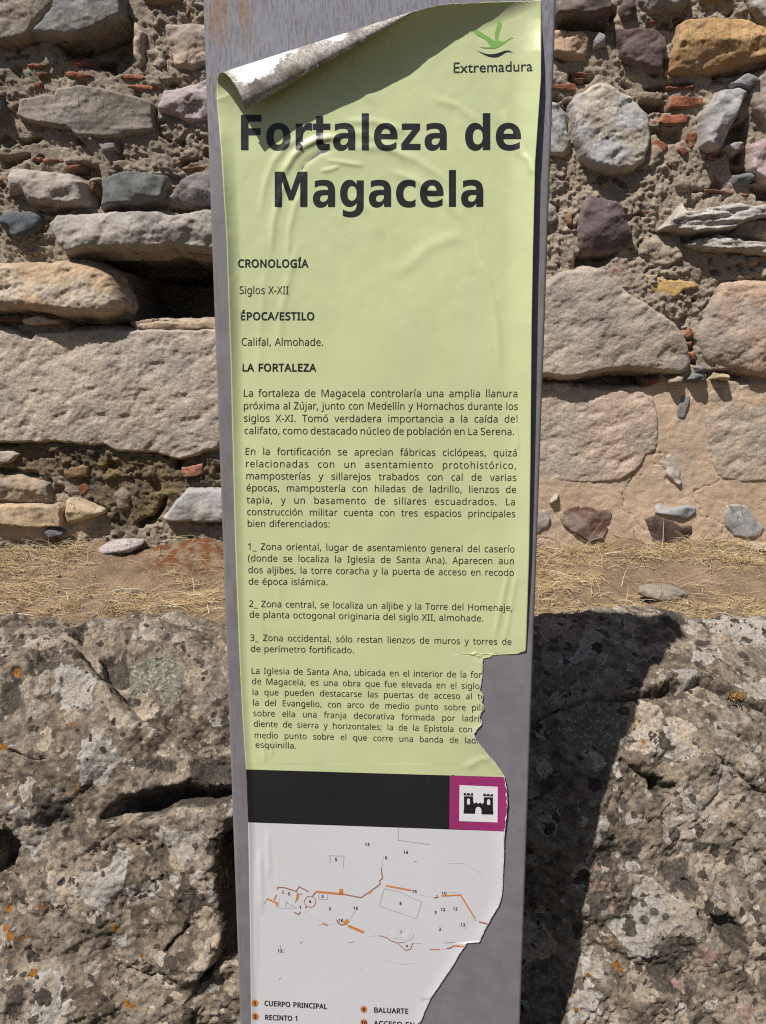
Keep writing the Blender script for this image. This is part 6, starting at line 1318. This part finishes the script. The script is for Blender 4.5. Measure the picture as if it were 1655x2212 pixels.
GILL = {
 'E': '500|462,682 -387,0 0,-682 396,0 0,88 -298,0 0,212 279,0 0,88 -279,0 0,206 289,0',
 'a': '427|411,80 -28,-18 -19,-6 -13,5 -4,18 0,231 -22,84 -58,48 -83,16 -60,-7 -49,-20 -40,-34 0,-97 45,42 48,24 49,8 61,-18 20,-61 0,-24 -79,-28 -72,-29 -57,-42 -24,-71 14,-54 38,-40 58,-16 41,5 40,15 40,26 22,-35 46,-11 38,7 48,28|258,91 -37,-27 -41,-10 -46,18 -18,45 20,45 51,33 71,27',
 'd': '510|451,682 -89,0 0,-242 -49,14 -45,4 -116,-29 -79,-78 -29,-116 27,-125 75,-81 116,-29 189,0|362,75 -90,0 -81,19 -43,53 -13,75 18,82 50,54 76,20 42,-4 41,-13',
 'e': '479|438,130 -52,-29 -52,-19 -53,-6 -74,15 -51,45 -26,75 316,0 -24,138 -68,82 -103,27 -110,-29 -73,-79 -27,-120 25,-117 74,-88 119,-34 68,6 57,17 54,30|132,270 22,60 40,38 59,13 55,-14 35,-38 15,-59',
 'm': '771|59,449 0,-449 89,0 0,326 35,34 36,18 41,5 41,-11 29,-34 11,-59 0,-279 89,0 0,326 51,41 49,16 47,-12 33,-36 13,-57 0,-278 89,0 0,282 -18,93 -52,61 -79,22 -59,-11 -49,-29 -42,-41 -35,45 -46,27 -53,9 -42,-7 -44,-23 -45,-38 0,59',
 'r': '396|69,449 0,-449 89,0 0,235 15,70 39,49 55,19 39,-12 44,-32 47,77 -54,39 -53,13 -42,-11 -44,-37 -44,-64 -2,0 0,103',
 't': '333|167,542 -167,-163 0,-10 78,0 0,-237 16,-73 49,-49 81,-19 53,9 55,21 0,83 -52,-25 -49,-8 -42,14 -22,54 0,230 142,0 0,80 -142,0',
 'u': '500|437,0 0,449 -89,0 0,-321 -32,-35 -36,-21 -39,-7 -51,12 -31,33 -10,54 0,285 -89,0 0,-279 20,-97 54,-61 81,-21 46,8 46,23 41,35 0,-57',
 'x': '500|487,449 -114,0 -128,-154 -133,154 -112,0 189,-221 -189,-228 112,0 133,161 141,-161 114,0 -198,228',
}
def path(s):
    """outline with quadratic arcs: tokens 'x,y' are corners, '>cx,cy' marks a control point between corners"""
    pts = []; ctl = None
    tok = s.split()
    for k in tok + [tok[0]]:
        if k[0] == '>':
            ctl = tuple(float(v) for v in k[1:].split(',')); continue
        p = tuple(float(v) for v in k.split(','))
        if ctl is not None:
            a = pts[-1]
            for j in range(1, 7):
                t = j / 6
                pts.append(((1 - t) ** 2 * a[0] + 2 * t * (1 - t) * ctl[0] + t * t * p[0], (1 - t) ** 2 * a[1] + 2 * t * (1 - t) * ctl[1] + t * t * p[1]))
            ctl = None
        else: pts.append(p)
    return [(x / 2048, y / 2048) for x, y in pts[:-1]]
BOLD = {k: (adv / 2048, [path(p) for p in ps]) for k, (adv, ps) in {
    'F': (1399, ['188,0 188,1493 1227,1493 1227,1202 573,1202 573,924 1188,924 1188,633 573,633 573,0']),
    'M': (2038, ['188,0 188,1493 678,1493 1018,694 1360,1493 1849,1493 1849,0 1485,0 1485,1092 1141,287 897,287 553,1092 553,0']),
    'l': (702, ['172,0 172,1556 530,1556 530,0']),
    'z': (1192, ['119,1120 1055,1120 1055,870 477,256 1076,256 1076,0 94,0 94,250 672,864 119,864']),
    'o': (1407, ['703,1147 >995,1147 1157,991 >1321,834 1321,559 >1321,284 1157,127 >995,-29 703,-29 >412,-29 249,127 >86,284 86,559 >86,834 249,991 >412,1147 703,1147', '703,891 >580,891 519,806 >459,722 459,559 >459,396 519,311 >580,227 703,227 >824,227 888,311 >948,396 948,559 >948,722 888,806 >824,891 703,891']),
    't': (979, ['206,1438 563,1438 563,1120 932,1120 932,864 563,864 563,389 >563,311 594,283 >625,256 717,256 901,256 901,0 594,0 >382,0 294,88 >206,177 206,389 206,864 28,864 28,1120 206,1120']),
    'r': (1010, ['172,0 172,1120 530,1120 530,936 >605,1044 694,1095 >783,1147 899,1147 >945,1147 1004,1139 1003,813 >956,835 909,845 >862,856 815,856 >677,856 603,767 >530,679 530,514 530,0']),
    'c': (1214, ['1077,1085 1077,793 >1004,843 930,867 >857,891 778,891 >628,891 543,803 >459,716 459,559 >459,402 543,314 >628,227 778,227 >862,227 937,252 >1013,277 1077,326 1077,33 >993,2 906,-13 >820,-29 733,-29 >430,-29 258,127 >86,283 86,559 >86,835 258,991 >430,1147 733,1147 >821,1147 906,1131 >992,1116 1077,1085']),
    'e': (1389, ['1290,563 1290,461 453,461 >466,335 544,272 >622,209 762,209 >875,209 993,242 >1112,276 1237,344 1237,68 >1110,20 983,-4 >856,-29 729,-29 >425,-29 256,125 >88,280 88,559 >88,833 253,990 >419,1147 709,1147 >973,1147 1131,988 >1290,829 1290,563', '922,682 >922,784 862,846 >803,909 707,909 >603,909 538,850 >473,792 457,682']),
    'a': (1382, ['674,504 >562,504 505,466 >449,428 449,354 >449,286 494,247 >540,209 621,209 >722,209 791,281 >860,354 860,463 860,504', '1221,639 1221,0 860,0 860,166 >788,64 698,17 >608,-29 479,-29 >305,-29 196,72 >88,174 88,336 >88,533 223,625 >359,717 649,717 860,717 860,745 >860,830 793,869 >726,909 584,909 >469,909 370,886 >271,863 186,817 186,1090 >301,1118 417,1132 >533,1147 649,1147 >952,1147 1086,1027 >1221,908 1221,639']),
    'd': (1466, ['934,956 934,1556 1294,1556 1294,0 934,0 934,162 >860,63 771,17 >682,-29 565,-29 >358,-29 225,135 >92,300 92,559 >92,818 225,982 >358,1147 565,1147 >681,1147 770,1100 >860,1054 934,956', '698,231 >813,231 873,315 >934,399 934,559 >934,719 873,803 >813,887 698,887 >584,887 523,803 >463,719 463,559 >463,399 523,315 >584,231 698,231']),
    'g': (1466, ['934,190 >860,92 771,46 >682,0 565,0 >360,0 226,161 >92,323 92,573 >92,824 226,984 >360,1145 565,1145 >682,1145 771,1099 >860,1053 934,954 934,1120 1294,1120 1294,113 >1294,-157 1123,-299 >953,-442 629,-442 >524,-442 426,-426 >328,-410 229,-377 229,-98 >323,-152 413,-178 >503,-205 594,-205 >770,-205 852,-128 >934,-51 934,113', '698,887 >587,887 525,805 >463,723 463,573 >463,419 523,339 >583,260 698,260 >810,260 872,342 >934,424 934,573 >934,723 872,805 >810,887 698,887']),
}.items()}
BOLD[' '] = (0.348, [])
NOTO = decode(NOTO); GILL = decode(GILL)
NOTO['fi'] = None
def text_mesh(s, x0, y0, x1, y1, cap, tab=NOTO, bold=0.0, kx=None, capu=.573, sub=None, clip=False, eps=.00040, align_only=False):
    """one printed line between two points of its baseline; kx fixes the letter width, the rest goes into the gaps"""
    sy = cap / capu
    adv = [tab[c][0] for c in s]
    nat = sum(adv)
    W = x1 - x0
    nsp = s.count(' ')
    ls = ws = 0.0
    if kx is None:
        ls = 1.3 * bold if bold > .01 else 0.0
        kx = (W / sy - ls * len(s)) / nat
    else:
        extra = (W - nat * sy * kx) / sy
        if nsp and extra > 0:
            if extra / nsp > .36: ls = (extra - .36 * nsp) / len(s); ws = .36
            else: ws = extra / nsp
        elif nsp and extra > -0.10 * nsp: ws = extra / nsp
        else: kx = kx + extra / nat
    cu = bpy.data.curves.new('text', 'CURVE'); cu.dimensions = '2D'; cu.fill_mode = 'FRONT'
    if bold: cu.offset = bold
    x = 0.0
    for c, a in zip(s, adv):
        for sp in tab[c][1]:
            q = cu.splines.new('POLY'); q.points.add(len(sp) - 1); q.use_cyclic_u = True
            for i, (u, v) in enumerate(sp): q.points[i].co = (x + u * kx, v, 0, 1)
        x += a * kx + ls + (ws if c == ' ' else 0)
    sl = (y1 - y0) / W
    return curve_to_sheet('text', cu, None, eps, sub, clip, None, lambda u, v: (x0 + u * sy, y0 + u * sy * sl - v * sy, 0))
for a in (('Fortaleza', 512.5, 324, 972, 323.6), ('de', 1000.5, 323.6, 1130, 323.4), ('Magacela', 585.5, 446.8, 1051, 446.3)):
    obj('title_lettering', text_mesh(*a, 76, BOLD, capu=.729, sub=7.0), INK, sheet)
H_ = [('CRONOLOGÍA', 513.5, 577.2, 666.5, 577.4, 16.5), ('ÉPOCA/ESTILO', 518.5, 690.9, 680.5, 691.2, 16.3), ('LA FORTALEZA', 522, 801.8, 683.5, 802.2, 16)]
for h in H_: obj('heading_lettering', text_mesh(*h, bold=.024, sub=4.0), INK, sheet)
KX = .985
BODY = [('Siglos X-XII', 516.5, 635, 624, 635.2, 16.8, None), ('Califal, Almohade.', 520.8, 746.4, 699.5, 746.9, 16.4, None),
    ('La fortaleza de Magacela controlaría una amplia llanura', 524.5, 856.8, 1119.5, 857.7, 15.7, KX), ('próxima al Zújar, junto con Medellín y Hornachos durante los', 525, 883.9, 1119.5, 885.2, 15.6, KX),
    ('siglos X-XI. Tomó verdadera importancia a la caída del', 525.6, 910.9, 1119.5, 912.7, 15.5, KX), ('califato, como destacado núcleo de población en La Serena.', 527, 937.5, 1112.4, 939.8, 15.4, KX),
    ('En la fortificación se aprecian fábricas ciclópeas, quizá', 528.5, 982.4, 1118, 985.6, 15.2, KX), ('relacionadas con un asentamiento protohistórico,', 529.5, 1009, 1117.5, 1012.7, 15.1, KX),
    ('mamposterías y sillarejos trabados con cal de varias', 530.4, 1035.1, 1116.5, 1038.8, 15, KX), ('épocas, mampostería con hiladas de ladrillo, lienzos de', 531.5, 1060.8, 1116, 1064.9, 14.9, KX),
    ('tapia, y un basamento de sillares escuadrados. La', 532.5, 1086.9, 1114.5, 1091.5, 14.8, KX), ('construcción militar cuenta con tres espacios principales', 533, 1112.6, 1114, 1117.1, 14.7, KX), ('bien diferenciados:', 533.4, 1137.8, 713.5, 1139.1, 14.6, None),
    ('1_ Zona oriental, lugar de asentamiento general del caserío', 534, 1187.5, 1112.6, 1193.2, 14.4, KX), ('(donde se localiza la Iglesia de Santa Ana). Aparecen aun', 535, 1212.5, 1111.8, 1219, 14.3, KX),
    ('dos aljibes, la torre coracha y la puerta de acceso en recodo', 535.4, 1237.8, 1111.2, 1244, 14.2, KX), ('de época islámica.', 536, 1262.8, 709, 1264.1, 14.1, None),
    ('2_ Zona central, se localiza un aljibe y la Torre del Homenaje,', 537, 1310.9, 1108.5, 1319.7, 14, KX), ('de planta octogonal originaria del siglo XII, almohade.', 538.2, 1334.1, 1045.4, 1342.4, 13.9, None),
    ('3_ Zona occidental, sólo restan lienzos de muros y torres de', 539.8, 1384, 1106, 1393.2, 13.7, KX), ('de perímetro fortificado.', 540.8, 1408, 765.8, 1411.1, 13.6, None)]
for a, b, c, d, e, f, g in BODY: obj('text_line', text_mesh(a, b, c, d, e, f, kx=g, sub=6.0), INK_B, sheet)
CUT = [('La Iglesia de Santa Ana, ubicada en el interior de la fort', 541.9, 1455.3, 1048, 1464.4, 13.4), ('de Magacela, es una obra que fue elevada en el siglo', 543.5, 1478, 1036.6, 1488.5, 13.3), ('la que pueden destacarse las puertas de acceso al te', 544.2, 1501.2, 1048.5, 1511, 13.2),
    ('la del Evangelio, con arco de medio punto sobre pila', 545.2, 1524, 1049, 1535.6, 13.1), ('sobre ella una franja decorativa formada por ladril', 546.4, 1546.7, 1040.6, 1559, 13), ('diente de sierra y horizontales; la de la Epístola con a', 547.5, 1569.5, 1041, 1582.6, 12.9),
    ('medio punto sobre el que corre una banda de ladr', 548.6, 1594, 1036, 1606.3, 12.8), ('esquinilla.', 551, 1615, 641, 1617.2, 12.7)]
for h in CUT: obj('text_line', text_mesh(*h, kx=(None if h[0][0] == 'e' else KX), clip=True), INK_B, sheet)
def disc(cx, cy, r, n=20): return [(cx + r * math.cos(6.2832 * k / n), cy + r * math.sin(6.2832 * k / n)) for k in range(n)]
# the regional emblem
def ZL(*p): return [(982.7 + x * .14583, 17.24 + y * .14583) for x, y in p]
printed('emblem_bird', [ZL((245, 285), (320, 320), (400, 365), (470, 410), (540, 455), (590, 490), (598, 470), (592, 400), (600, 350), (612, 300), (632, 240), (622, 180), (655, 195), (690, 222), (692, 270), (670, 330), (652, 390), (645, 440), (652, 470), (668, 490), (700, 497), (735, 495), (780, 470), (820, 445), (850, 440), (880, 440), (830, 453), (790, 477), (740, 515), (690, 552), (640, 582), (580, 600), (500, 600), (420, 592), (355, 575), (430, 577), (500, 581), (525, 575), (515, 545), (480, 490), (440, 455), (360, 420), (310, 390), (275, 340))], GREENS, sub=6)
printed('emblem_wave', [ZL((313, 618), (360, 642), (420, 667), (480, 682), (550, 684), (630, 671), (700, 645), (750, 628), (800, 630), (835, 645), (865, 662), (820, 652), (780, 651), (740, 666), (690, 700), (630, 727), (570, 732), (500, 719), (430, 688), (370, 655))], INK, sub=8)
obj('emblem_lettering', text_mesh('Extremadura', 977.5, 157.4, 1151, 153.2, 22.5, GILL, bold=.004, capu=.69, sub=8), INK, sheet)
# magenta square with the castle
def ZC(*p): return [(862 + x * .16667, 1637.8 + y * .16667) for x, y in p]
mg = [(971.6, 1675.4), (1099, 1678.6), (1099, 1796.6), (970.6, 1790.0)]
printed('magenta_panel', [mg], MAGENTA, .0003, 6, True)
printed('white_square', [ZC((785, 348), (1280, 370), (1277, 833), (780, 815))], WHITE_INK, .0006, 8)
def arch(cx, x0, x1, y0, y1, n=8):
    r = (x1 - x0) / 2; m = (x0 + x1) / 2
    return [(x0, y1)] + [(m - r * math.cos(math.pi * k / n), y0 + r * 1.15 - r * 1.15 * math.sin(math.pi * k / n)) for k in range(n + 1)] + [(x1, y1 + 2)]
body = ZC((843, 492), (960, 495), (962, 570), (970, 572), (970, 588), (983, 589), (983, 574), (1018, 576), (1020, 592), (1035, 592), (1036, 578), (1070, 579), (1070, 594), (1085, 595), (1086, 580), (1100, 580), (1100, 505), (1218, 508), (1218, 685), (1225, 690), (1222, 730), (1070, 727), (1069, 672), (1060, 648), (1045, 633), (1028, 628), (1011, 632), (997, 645), (989, 668), (987, 720), (837, 717), (838, 665), (843, 660))
printed('castle_pictogram', [body, ZC(*arch(0, 880, 920, 520, 598)), ZC(*arch(0, 1140, 1182, 530, 604)),
    ZC((838, 450), (838, 480), (960, 485), (962, 455), (932, 453), (932, 472), (917, 471), (917, 453), (884, 452), (882, 470), (868, 470), (867, 450)),
    ZC((1093, 458), (1093, 490), (1217, 497), (1219, 466), (1188, 465), (1188, 483), (1172, 482), (1172, 464), (1140, 462), (1140, 480), (1124, 480), (1124, 460))], INK, .0009)
# the plan of the fortress
def ZM(*p): return [(551.7 + x * .31771, 1767 + y * .31771) for x, y in p]
def stroke(pts, w):
    """one band along a polyline, as an outline"""
    P = [Vector((x, y)) for x, y in ZM(*pts)]; w = w * .31771 / 2; a = []; b = []
    for i, p in enumerate(P):
        d0 = (p - P[i - 1]).normalized() if i else None
        d1 = (P[i + 1] - p).normalized() if i < len(P) - 1 else None
        d = ((d0 or d1) + (d1 or d0))
        d = d.normalized() if d.length > 1e-6 else (d1 or d0)
        k = 1 / max(.5, abs(d.dot(d1 or d0)))
        nn = Vector((-d.y, d.x)) * w * k
        a.append(tuple(p + nn)); b.append(tuple(p - nn))
    return a + b[::-1]
def strokes(name, lst, mat, eps):
    for p, w in [s_ for p, w in lst for s_ in ([(p, w)] if p[0] != p[-1] else [(p[:len(p) // 2 + 1], w), (p[len(p) // 2:], w)])]: printed(name, [stroke(p, w)], mat, eps, None, True)
def printed_me(polys, eps): return printed('mark', polys, None, eps)
closed = lambda *p: list(p) + [p[0]]
strokes('plan_line', [([(972, 70), (970, 150), (1192, 180)], 4), (closed((875, 480), (975, 500), (1132, 572), (1095, 683), (842, 598)), 4), ([(510, 305), (505, 255), (602, 258), (596, 335)], 5), ([(432, 508), (430, 550), (488, 555), (492, 520)], 3),
    ([(62, 585), (76, 550)], 4), ([(205, 570), (275, 610)], 5), ([(200, 610), (215, 565)], 5), ([(172, 865), (166, 888), (195, 890), (190, 922)], 3), ([(1068, 850), (1130, 852)], 2.5)], GREYI, .00045)
strokes('plan_line', [([(870, 250), (857, 330)], 7), ([(160, 540), (155, 610), (280, 612)], 8), ([(190, 510), (260, 520)], 6), ([(330, 640), (440, 700)], 9), ([(490, 722), (545, 715)], 6), ([(738, 778), (745, 798), (850, 798)], 8), ([(1100, 515), (1220, 540)], 7), ([(1290, 505), (1390, 500), (1410, 520)], 5), ([(640, 690), (690, 610)], 6), ([(1130, 852), (1180, 892)], 5), ([(1255, 895), (1300, 888)], 5), ([(1395, 560), (1400, 600)], 5), ([(420, 730), (460, 715)], 4), ([(880, 960), (990, 995), (1090, 985)], 5), ([(1300, 310), (1420, 305), (1540, 380)], 5), ([(1385, 705), (1435, 712), (1432, 750), (1385, 742), (1385, 705)], 3)], PALEI, .00042)
strokes('plan_wall_line', [([(410, 500), (600, 518)], 14), ([(583, 482), (582, 520)], 27), ([(890, 460), (1060, 492)], 11), ([(630, 732), (738, 778)], 17), ([(290, 516), (282, 558)], 17), ([(1265, 530), (1395, 523)], 9), ([(1395, 523), (1495, 685)], 10), ([(456, 715), (490, 729)], 12), ([(78, 548), (150, 580)], 11), ([(150, 575), (146, 602)], 13), ([(188, 492), (184, 515)], 11), ([(142, 522), (128, 560)], 9), ([(1352, 868), (1418, 874)], 10), ([(1187, 892), (1255, 895)], 7), ([(765, 512), (795, 494)], 11), ([(605, 720), (632, 692)], 26)], ORANGE, .0005)
strokes('plan_wall_line', [([(388, 532), (412, 500)], 7), ([(600, 518), (718, 542), (848, 450), (845, 425), (864, 412), (855, 338)], 7), ([(152, 488), (152, 470), (200, 474), (276, 498), (298, 467), (362, 502)], 7), ([(262, 640), (294, 656), (308, 636)], 7), (closed((355, 533), (388, 535), (410, 555), (410, 580), (395, 603), (365, 607), (340, 592), (330, 565)), 4), ([(338, 612), (350, 600)], 8), ([(552, 690), (562, 712), (585, 727), (610, 722), (628, 706)], 8), ([(845, 800), (895, 815), (922, 835), (965, 848), (1022, 900), (1056, 890), (1070, 850)], 5), ([(1520, 705), (1578, 720)], 9), ([(1300, 888), (1325, 884), (1352, 868)], 8), ([(276, 498), (290, 515), (318, 518)], 5), ([(280, 558), (270, 575)], 4), ([(1215, 542), (1240, 540), (1232, 524)], 8)], RUSTY, .00047)
printed('plan_building', [ZM((890, 770), (935, 752), (985, 738), (1040, 728), (1062, 745), (1060, 772), (1078, 780), (1072, 825), (1020, 838), (1005, 815), (935, 818), (925, 796), (898, 795))], PALEI, .00042)
NUMS = [('13', 760, 188), ('14', 1022, 243), ('5', 548, 292), ('6', 889, 280), ('5', 229, 525), ('5', 457, 542), ('4', 371, 577), ('1', 305, 617), ('3', 506, 627), ('16', 681, 622), ('16', 581, 706), ('8', 987, 590), ('16', 1081, 508), ('10', 1283, 522), ('5', 1226, 652), ('12', 1275, 632), ('12', 1359, 627), ('12', 1411, 736), ('2', 1256, 765), ('7', 991, 786), ('9', 1031, 884), ('12', 167, 913)]
ms = []
for s, zx, zy in NUMS:
    (x, y), = ZM((zx, zy)); w = 5.4 * len(s)
    ms.append(text_mesh(s, x - w / 2, y, x + w / 2, y + .05, 6.2, bold=.016, eps=.0007))
for q in ms: obj('plan_number', q, INK, sheet)
LEG = [('1', 'CUERPO PRINCIPAL', 550.8, 2167, 571, 2172.3, 707, 2179.6), ('2', 'RECINTO 1', 551.6, 2195.9, 572, 2202.8, 645, 2205.6), ('9', 'BALUARTE', 786, 2180.4, 807.4, 2186.9, 883, 2189.8), ('10', 'ACCESO EN RE', 786, 2208.8, 807.4, 2215.8, 922, 2220.5)]
# frayed white core along the tear, a scuff and a nail hole
ys = np.arange(1412, 2225, 1.6); wv = np.clip(1.1 + 2.2 * noise(ys * .11, 3.3, 0, 91) + 1.2 * noise(ys * .5, 1.3, 0, 92), .15, 4)
xe = u_right(ys)
Vt = np.concatenate([np.stack([xe - wv, ys], -1), np.stack([xe + .25, ys], -1)])
Pt = drape(Vt, None, .0004); nn_ = len(ys)
Ft = np.array([[i, i + 1, nn_ + i + 1, nn_ + i] for i in range(nn_ - 1)])
me = npmesh('torn_edge', Pt, Ft)
if me.polygons[0].normal.dot(Vector(SN)) < 0: me.flip_normals()
obj('torn_edge', me, flat_mat('torn vinyl core', (.60, .59, .56), .7, .3, .2, 200), sheet)
printed('scuff', [[(1114, 905), (1116, 903), (1119.5, 940), (1122, 975), (1123, 1004), (1121, 1003), (1119.5, 974), (1116.5, 938)]], flat_mat('scuffed vinyl', (.56, .58, .45), .6), .0004, 8)
printed('nail_hole', [disc(979, 1676, 2.6)], flat_mat('rusty hole', (.10, .055, .03), .8), .0007)
ms = []; mt = []; mo = []
for num, s, cx, cy, x0, y0, x1, y1 in LEG:
    mo.append(printed('dot', [disc(cx, cy, 7.6)], None, .0004, 2.5))
    w = 6.6 * len(num); ms.append(text_mesh(num, cx - w / 2, cy + 3.8, cx + w / 2, cy + 3.9, 7.6, bold=.02, eps=.0011, sub=2.5))
    mt.append(text_mesh(s, x0, y0, x1, y1, 10.6, bold=.024, eps=.0005, clip=True))
for nm, q, m_ in (('legend_dot', mo, ORANGE), ('legend_number', ms, INK_B), ('legend_lettering', mt, INK)):
    for me in q: obj(nm, me, m_, sheet)
ms = [printed('m', [stroke(p, w)], None, .0005, None, True) for p, w in (([(1122, 1228), (1200, 1230)], 5), ([(1120, 1214), (1150, 1216)], 3), ([(1180, 1216), (1200, 1217)], 3), ([(1122, 1243), (1145, 1244)], 5), ([(160, 1098), (172, 1084)], 6), ([(1076, 293), (1098, 295)], 5), ([(720, 1030), (730, 1032)], 5), ([(1265, 726), (1272, 728)], 5), ([(1490, 692), (1500, 694)], 7))]
for q in ms: obj('plan_mark', q, GREYI, sheet)
